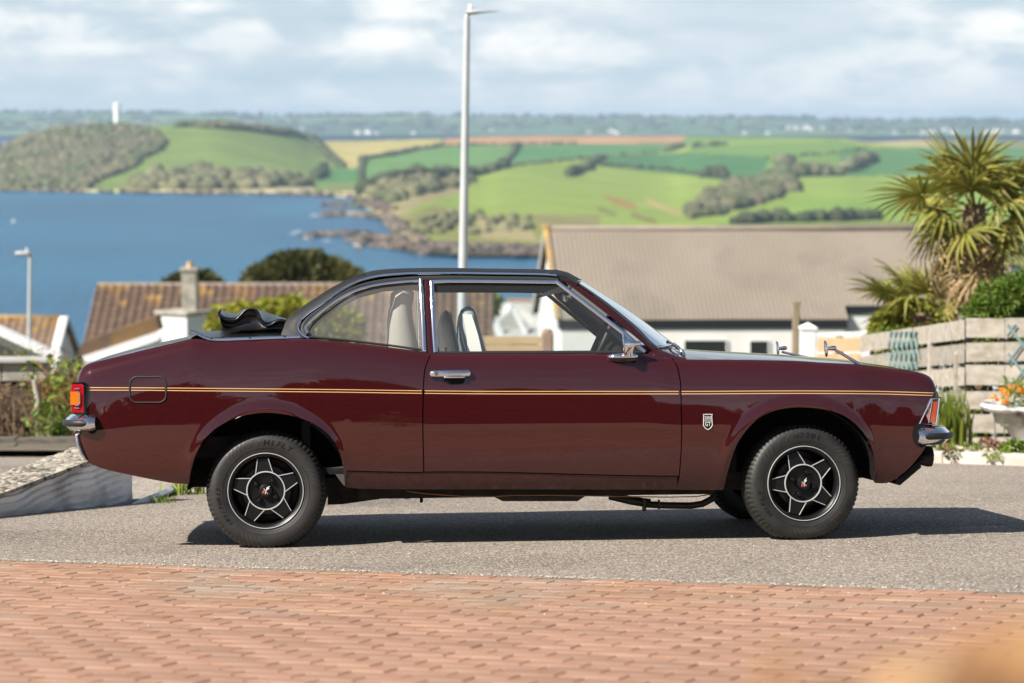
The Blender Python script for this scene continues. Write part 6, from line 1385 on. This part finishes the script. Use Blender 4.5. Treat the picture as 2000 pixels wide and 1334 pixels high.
mb = MB(); mb.grid([[G(u, v0 + 1) + (0, .11, .055), G(u, v0 - 12) + (0, .1, .055), G(u, 876, .06)] + [at(u, 878, 22.8)] for u, v0 in ((1180, 902), (1500, 902), (1850, 904), (1950, 907), (2100, 913), (2300, 921), (2700, 939))]); tag(mb.build('flower_bed', M['soil']), kind='structure')
mb = MB(); rng = np.random.RandomState(9)
kv = pchip(*zip(*pts))
for i in range(1300):
    u = rng.uniform(1600, 2060); q = G(u, rng.uniform(872, 896), .065)
    if q[1] > G(u, float(kv(u)))[1] + .15: chip(q, rng.uniform(.010, .028))
M['pebbles'] = mat('bed_pebbles', (.50, .43, .34), .8, island=.3)
tag(mb.build('pebbles', M['pebbles']), 'pale pebbles covering the flower bed along the kerb', kind='stuff')
pf = empty('pallet_fence', (0, 0, 0), 'weathered grey pallet-board fence behind the flower bed', 'fence')
DR, DL_ = 21.4, 24.8
def board(xa, ya0, ya1, Da, xb, yb0, yb1, Db, name='board', m='wood', th=.022):
    a0, a1, b0, b1 = at(xa, ya0, Da), at(xa, ya1, Da), at(xb, yb0, Db), at(xb, yb1, Db); j = [random.uniform(-.006, .006) for _ in range(4)]
    mb = MB(); mb.prism([a0 + (0, 0, j[0]), b0 + (0, 0, j[1]), b1 + (0, 0, j[2]), a1 + (0, 0, j[3])], None, (.0, th, 0)); return mb.build(name, M[m], pf)
rowsR = [(622, 659), (669.5, 706), (714, 752.5), (764.5, 799), (810, 846), (855, 880)]
rowsM = [(626, 661), (672, 708), (717, 753)]; rowsL = [(657, 688.5), (697, 728), (736, 766)]
for (a_, b_) in rowsR[:6]: board(1887, a_, b_, DR, 1962, a_ - .5, b_ - .3, DR - .2); board(1963, a_ - .5, b_ - .3, DR - .2, 2080, a_ - 1.5, b_ - 1, DR - .5)
for (a_, b_), (c_, d_) in zip(rowsM, rowsL):
    f = .52; board(1680, c_, d_, DL_, 1782, (a_ + c_) / 2, (b_ + d_) / 2, 23.1); board(1784, (a_ + c_) / 2, (b_ + d_) / 2, 23.1, 1884, a_, b_, DR)
for a_, b_ in ((764, 800), (811, 846)): board(1815, a_ + 6, b_ + 5, 22.5, 1866, a_ + 1, b_, 21.7)
for x, y0, y1, D in ((1874, 690, 880, 21.6), (1892, 650, 880, 21.55), (1962, 640, 880, 21.4), (1740, 690, 860, 23.9), (1822, 670, 868, 22.5)):
    mb = MB(); a_ = at(x, y0, D); b_ = at(x, y1 + 4, D); mb.bbox((a_[0], D + .05, (a_[2] + b_[2]) / 2), (.075, .075, a_[2] - b_[2]), .008); mb.build('fence_post', M['wood'], pf)
def ivy(name, label, px0, px1, y0, y1, D, n, size, m, cat='hedge', dy=.25):
    e = empty(name, (0, 0, 0), label, cat); rs = np.random.RandomState(n); P = []
    for i in range(n): u, v = rs.uniform(px0, px1), rs.uniform(y0, y1); P.append(at(u, v, np.interp(u, [1680, 1885], [DL_, DR]) + D + rs.uniform(0, dy)))
    P = np.array(P); leafcloud('foliage', P, rs.normal(0, 1, (n, 3)) + np.array([0, -.6, .2]), size, m, e); sticks('stem', [[at(u, y1, np.interp(u, [1680, 1885], [DL_, DR]) + D + .2), at(u + 6, (y0 + y1) / 2, np.interp(u, [1680, 1885], [DL_, DR]) + D + .1), at(u - 3, y0 + 8, np.interp(u, [1680, 1885], [DL_, DR]) + D + .15)] for u in np.linspace(px0, px1, 12)], .012, M['twig'], e, 5); return e
ivy('climbing_hedge', 'leafy green climber growing close behind the pallet fence', 1700, 2060, 640, 872, .14, 5200, .06, M['leaf_g'])
# teal trellis pieces hung on the fence
def trellis(label, x0, x1, y0, y1, D, lean, nx, ny, ang):
    e = empty('garden_trellis', (0, 0, 0), label, 'trellis')
    for d_, off in ((1, -.05), (-1, -.065)):
        for k in range(-ny, int(nx) + ny):
            p0, p1 = (x0 + (x1 - x0) * k / nx, y1), (x0 + (x1 - x0) * (k + ang) / nx, y0)
            if d_ < 0: p0, p1 = (p0[0], y0), (p1[0], y1)
            L_ = []
            for t in np.linspace(0, 1, 41):
                u, v = p0[0] + (p1[0] - p0[0]) * t, p0[1] + (p1[1] - p0[1]) * t
                if x0 - 1 <= u <= x1 + 1: L_.append((u, v))
            if len(L_) > 3:
                mb = MB(); Df = lambda u: np.interp(u, [1680, 1885, 2100], [DL_, DR, DR - .5]) if D is None else D
                mb.strip([at(*L_[0], Df(L_[0][0]) + off), at(*L_[-1], Df(L_[-1][0]) + off)], .024, .008, V3(0, -1, 0)); mb.build('slat', M['teal'], e)
    return e
trellis('folded teal garden trellis hanging on the fence behind the bonnet', 1737, 1794, 648, 722, None, 0, 6, 3, 1.6)
trellis('open teal criss-cross trellis on the fence at the right edge', 1968, 2060, 634, 766, None, 0, 2.2, 3, 2.4)
# posts and boards further left
wp = empty('wooden_post', (0, 0, 0), 'tall weathered wooden post rising behind the bonnet', 'post'); D = 31; a_, b_ = at(1555, 588, D), at(1555, 720, D)
mb = MB(); mb.bbox((a_[0], D, (a_[2] + b_[2]) / 2 - .5), (13.5 * D / FPX, .09, a_[2] - b_[2] + 1.0), .012); mb.build('post_shaft', M['wood_dark'], wp)
gp = empty('gate_post', (0, 0, 0), 'white gate post with a pointed cap beside the wooden post', 'post'); D = 29.5; a_, b_ = at(1578, 643, D), at(1578, 720, D); w = 30 * D / FPX
mb = MB(); mb.bbox((a_[0], D, (a_[2] + b_[2]) / 2 - .4), (w, w, a_[2] - b_[2] + .8), .01); mb.build('post_shaft', M['bargeboard'], gp)
mb = MB(); mb.box((a_[0], D, a_[2] + .012), (w * 1.12, w * 1.12, .025)); h = w * .56; mb.add([(a_[0] - h, D - h, a_[2] + .025), (a_[0] + h, D - h, a_[2] + .025), (a_[0] + h, D + h, a_[2] + .025), (a_[0] - h, D + h, a_[2] + .025), (a_[0], D, a_[2] + .085)], [(0, 1, 4), (1, 2, 4), (2, 3, 4), (3, 0, 4)]); mb.build('post_cap', M['bargeboard'], gp)
sf = empty('board_fence', (0, 0, 0), 'tan board fence between the white gate post and the pallet fence', 'fence')
for y0, y1 in ((661, 687), (692, 716), (722, 746)):
    mb = MB(); D = 26.5; mb.prism([at(1597, y0, D + 1), at(1682, y0 - 1, D - 1.2), at(1682, y1 - 1, D - 1.2), at(1597, y1, D + 1)], None, (0, .03, 0)); mb.build('board', M['wood_tan'], sf)
mb = MB(); a_ = at(1640, 656, 26.9); mb.bbox((a_[0], 26.9, a_[2] - .6), (.08, .08, 1.2), .01); mb.build('fence_post', M['wood_dark'], sf)
mb = MB(); D = 34; mb.prism([at(1596, 655, D), at(1715, 648, D), at(1715, 760, D), at(1596, 760, D)], None, (0, .2, 0)); gwl = empty('garden_wall', (0, 0, 0), 'pale low garden wall between the white house and the pallet fence', 'wall'); mb.build('rendered_face', M['render'], gwl)
# bushes
tree('golden_bush', 'yellow-green euonymus bush under the small palm behind the fence', 25.4, [(1748, 626, 38, 22, 0), (1795, 616, 34, 26, 0), (1830, 636, 34, 26, 0), (1722, 648, 22, 22, 0), (1785, 655, 62, 28, .2), (1862, 655, 24, 20, 0), (1778, 600, 12, 10, 0)], 3600, .085, M['leaf_y'], (1785, 760), 'bush', trunk_r=.03)
tree('green_bush', 'dense bright green bush rising above the fence at the right edge', 22.6, [(1950, 590, 52, 46, 0), (1990, 575, 46, 44, 0), (2040, 570, 60, 50, 0), (1915, 615, 34, 30, 0), (1975, 630, 80, 40, .2), (1900, 640, 22, 20, 0)], 7500, .05, M['leaf_g'], (1980, 760), 'bush', trunk_r=.03)
# palms: fans of folded blades
def frond_mesh(seed, pl, bl_, nb, droop, dead=False):
    rs = np.random.RandomState(seed); mb = MB(); mb.tube([(0, 0, 0), (pl * .5, 0, .03), (pl, 0, 0)], [.012, .009, .007], 5)
    for k in range(nb):
        a_ = -R_(118) + R_(236) * k / (nb - 1) + rs.normal(0, .02); L_ = bl_ * (.72 + .28 * math.cos(a_ * .6)) * rs.uniform(.88, 1.05); d = np.array([math.cos(a_), math.sin(a_), 0]); sd = np.array([-d[1], d[0], 0]); w = .019 * (1 if not dead else .7)
        dr = droop * rs.uniform(.5, 1.6); pts = []
        for t in (.03, .35, .68, 1.0): pts.append(np.array([pl, 0, 0]) + d * L_ * (t - dr * .25 * t ** 3) + np.array([0, 0, -dr * L_ * .55 * t ** 2.5 + .04 * L_ * math.sin(a_ * 3) * t]))
        ws = (.35, 1, .75, .06); vs = []
        for p, q in zip(pts, ws): vs += [p - sd * w * q + (0, 0, .008 * q), p, p + sd * w * q + (0, 0, .008 * q)]
        mb.add(vs, [f for i in range(3) for f in ((3 * i, 3 * i + 1, 3 * i + 4, 3 * i + 3), (3 * i + 1, 3 * i + 2, 3 * i + 5, 3 * i + 4))])
    return mb
def palm(name, label, C0, fr_, dead, trunk, seed, sc=1.0, heroes=()):
    e = empty(name, (0, 0, 0), label, 'palm'); rs = np.random.RandomState(seed)
    pools = [[frond_mesh(seed + i, .34 * sc, .50 * sc, 22, .25 + .25 * i).build('frond', M['palm_leaf'], e) for i in range(3)], [frond_mesh(seed + 9 + i, .30 * sc, .40 * sc, 18, 1.3, True).build('dead_frond', M['palm_dead'], e) for i in range(2)]]
    used = set()
    def put(kind, az, el, roll, at_, s=1.0):
        src = pools[kind][rs.randint(len(pools[kind]))]; d = V3(math.cos(az) * math.cos(el), math.sin(az) * math.cos(el), math.sin(el)); sd = np.cross((0, 0, 1), d); sd /= np.linalg.norm(sd); n = np.cross(d, sd); sd, n = sd * math.cos(roll) + n * math.sin(roll), n * math.cos(roll) - sd * math.sin(roll)
        o = src if src.name not in used else inst('frond' if kind == 0 else 'dead_frond', src, e); used.add(src.name)
        o.matrix_basis = Matrix([[d[0] * s, sd[0] * s, n[0] * s, at_[0]], [d[1] * s, sd[1] * s, n[1] * s, at_[1]], [d[2] * s, sd[2] * s, n[2] * s, at_[2]], [0, 0, 0, 1]])
    for az, el, roll, dx, s in heroes: put(0, az, el, roll, C0 + np.array(dx), s)
    for i in range(fr_):
        el = R_(75) - R_(112) * (i + .5) / fr_ + rs.normal(0, .08); put(0, i * 2.39996 + rs.normal(0, .2), el, rs.normal(0, .35), C0 + (rs.normal(0, .03), rs.normal(0, .03), rs.normal(0, .05) - .12 * i / fr_), rs.uniform(.85, 1.15))
    for i in range(dead): put(1, i * 2.39996 + rs.normal(0, .3), R_(-28) - R_(45) * rs.rand(), rs.normal(0, .6), C0 + (rs.normal(0, .04), rs.normal(0, .04), -.16 - .32 * rs.rand()), rs.uniform(.7, 1.1))
    for pl_ in pools:
        for o in pl_:
            if o.name not in used: bpy.data.objects.remove(o)
    if trunk:
        mb = MB(); P = []; b, t = trunk; n = 26
        for k in range(n):
            q = b + (t - b) * k / (n - 1); r_ = np.interp(k / (n - 1), [0, .3, .8, 1], [.10, .085, .115, .09]) * sc; P.append([q + r_ * (1 + .18 * ((k * 7 + j * 5) % 3 - 1)) * V3(math.cos(a_), math.sin(a_), 0) for j, a_ in enumerate(np.linspace(0, 2 * math.pi, 15))])
        mb.grid(P, flip=True); mb.build('trunk', M['bark'], e)
    return e
D = 24.2; c = at(1902, 408, D); b = at(1915, 700, D); b[2] = float(gz(b[0], D)) - .1
palm('palm_tree', 'tall fan palm with green fronds above dry hanging brown ones', c, 20, 34, (b, c + (0, 0, .05)), 21, 1.12, [(R_(-95), R_(68), 0, (-.05, -.12, .02), 1.1), (R_(-170), R_(12), .5, (-.1, -.1, .05), 1.2), (R_(-20), R_(40), -.3, (.1, 0, .1), 1.1)])
D = 25.2; c = at(1800, 610, D); b = at(1810, 760, D)
palm('young_palm', 'low young fan palm with drooping fronds in front of the tan roof', c, 15, 6, (b, c), 44, .95, [(R_(175), R_(28), .4, (-.1, 0, .05), 1.0), (R_(150), R_(50), .2, (0, 0, .05), 1.0)])
# spiky iris clump, bed plants, flowers
e = empty('iris_clump', (0, 0, 0), 'upright bright green iris leaves between bumper and fence', 'plant'); blades('leaf_blades', G(1851, 884), 130, .56, .075, .026, M['leaf_f'], e, .30, 6)
def bedplant(label, px, py, n, size, r, m, seed, flowers=0, fm=None, cat='plant', name='bed_plant'):
    e = empty(name, (0, 0, 0), label, cat); rs = np.random.RandomState(seed); g = G(px, py, .05); cs = [(g + (rs.normal(0, r * .5), rs.normal(0, r * .3), r * .55), (r, r, r * .7)) for _ in range(4)]; P, d = lumps(cs, n, rs, .2); P[:, 2] = np.maximum(P[:, 2], g[2] + .005); leafcloud('foliage', P, d, size, m, e)
    if flowers: Pf, df = lumps([(c_, (k[0] * 1.1, k[1] * 1.1, k[2] * 1.2)) for c_, k in cs], flowers, rs, .9); leafcloud('blossom', np.repeat(Pf, 6, 0) + rs.normal(0, .008, (flowers * 6, 3)), np.repeat(df, 6, 0), .030, fm, e, asp=.9)
    return e
M['pink'] = leafmat('dusky_red_leaf', (.30, .10, .08), (.22, .14, .06))
bedplant('low green plant with yellow-orange flowers under the front bumper tip', 1838, 889, 160, .045, .06, M['leaf_g'], 1, 14, M['petal']); bedplant('low dark green plant at the foot of the fence post', 1868, 893, 120, .03, .05, M['leaf_d'], 2)
bedplant('reddish sedum plant in front of the lowest fence board', 1925, 880, 200, .04, .075, M['pink'], 3); bedplant('fresh green leafy plant at the right edge of the flower bed', 1990, 893, 120, .09, .075, M['leaf_g'], 4); bedplant('small pale green plant beside the reddish sedum', 1897, 884, 120, .035, .055, M['leaf_f'], 5); bedplant('tiny green weed among pebbles near the kerb', 1950, 896, 120, .03, .05, M['leaf_f'], 8)
# enamel bath used as a planter
bt = empty('bath_planter', (0, 0, 0), 'old white enamel bath used as a flower planter at the right edge', 'bath'); D = 19.7; c = at(2105, 800, D); s = D / FPX; Rb = rotm(-14, 0, 0)
def ring_(w, l, z, n=44): return [c + Rb @ V3(l * np.sign(math.cos(t)) * abs(math.cos(t)) ** .75, w * np.sign(math.sin(t)) * abs(math.sin(t)) ** .75, z) for t in np.linspace(0, 2 * math.pi, n, endpoint=False)]
mb = MB(); P = [ring_(.10, .22, -.44), ring_(.20, .32, -.42), ring_(.29, .50, -.27), ring_(.335, .70, -.03), ring_(.385, .775, -.015), ring_(.40, .79, .02), ring_(.38, .77, .045), ring_(.335, .72, .035), ring_(.32, .70, -.02), ring_(.29, .66, -.12)]
P = [list(r) + [r[0]] for r in P]; mb.grid(P, flip=True); mb.add(P[0][:-1], [tuple(range(44))]); mb.build('tub', M['enamel'], bt, smooth_=True, sharp=60)
mb = MB(); r = ring_(.30, .67, -.05); mb.add(r, [tuple(range(44))]); mb.build('soil_fill', M['soil'], bt)
mb = MB(); gl_ = float(gz(c[0], D))
for sx in (-1, 1):
    for sy_ in (-1, 1): q = c + Rb @ V3(sx * .22, sy_ * .14, -.40); mb.tube([q, V3(q[0], q[1], zroad(q[0], q[1]) - .01)], [.04, .03], 8)
mb.build('foot', M['enamel'], bt)
M['marigold'] = leafmat('marigold_petal', (.85, .30, .03), (.88, .42, .06), island=.25)
e = empty('marigold_plant', (0, 0, 0), 'orange marigolds with feathery green leaves growing in the bath', 'flower'); rs = np.random.RandomState(4); P = np.array([c + Rb @ V3(rs.uniform(-.62, .5), rs.uniform(-.22, .22), rs.uniform(-.04, .24)) for _ in range(1500)]); leafcloud('foliage', P, rs.normal(0, 1, (1500, 3)), .05, M['leaf_f'], e, asp=.25)
heads = [at(u, v, D + dv) for u, v, dv in ((1957, 763, .15), (1966, 768, .0), (1963, 783, -.15), (1945, 778, .1), (1970, 757, .2), (1990, 762, .1), (1996, 764, 0), (1984, 757, .2), (2006, 758, .0))]

for h in heads: hd_ = h + rs.normal(0, .010, (22, 3)); leafcloud('flower_head', hd_, rs.normal(0, 1, hd_.shape), .030, M['marigold'], e, asp=.9)
sticks('stem', [[h - (0, 0, .30), h - (.01, 0, .15), h] for h in heads], .004, M['leaf_f'], e, 4)
# flowering shrub close to the camera at the lower right, far out of focus
fs = empty('flowering_shrub', (0, 0, 0), 'blurred orange and cream blossom close to the camera at the lower right corner', 'flower'); rs = np.random.RandomState(12)
hs = [(1530, 1400, 1.05, .024, 0), (1640, 1412, 1.12, .020, 0), (1750, 1385, 1.0, .022, 1), (1850, 1365, 1.1, .026, 1), (1930, 1345, 1.0, .024, 0), (1990, 1310, 1.06, .026, 1), (2060, 1330, 1.0, .03, 0), (1800, 1440, .95, .03, 0), (1950, 1430, 1.0, .03, 1)]
Hp = []
for u, v, D, r, k in hs: Hp.append((at(u, v, D), r, k))
for k, m_ in ((0, 'petal'), (1, 'petal_y')):
    P = np.concatenate([np.repeat(p[None], 16, 0) + rs.normal(0, r * .34, (16, 3)) for p, r, kk in Hp if kk == k]); leafcloud('blossom', P, rs.normal(0, 1, P.shape), .026, M[m_], fs, asp=.85)
gb = at(1800, 1500, 1.05); gb[2] = float(gz(gb[0], 1.05)) - .02
sticks('stem', [[gb + rs.normal(0, .04, 3) * (1, 1, 0), (gb + p) / 2 + rs.normal(0, .02, 3), p] for p, r, k in Hp], .004, M['twig'], fs, 6)
P = np.array([gb + V3(rs.normal(0, .13), rs.normal(0, .10), rs.uniform(.1, .62)) for _ in range(500)]); leafcloud('foliage', P, rs.normal(0, 1, P.shape), .05, M['leaf_g'], fs)
bpy.context.view_layer.update()
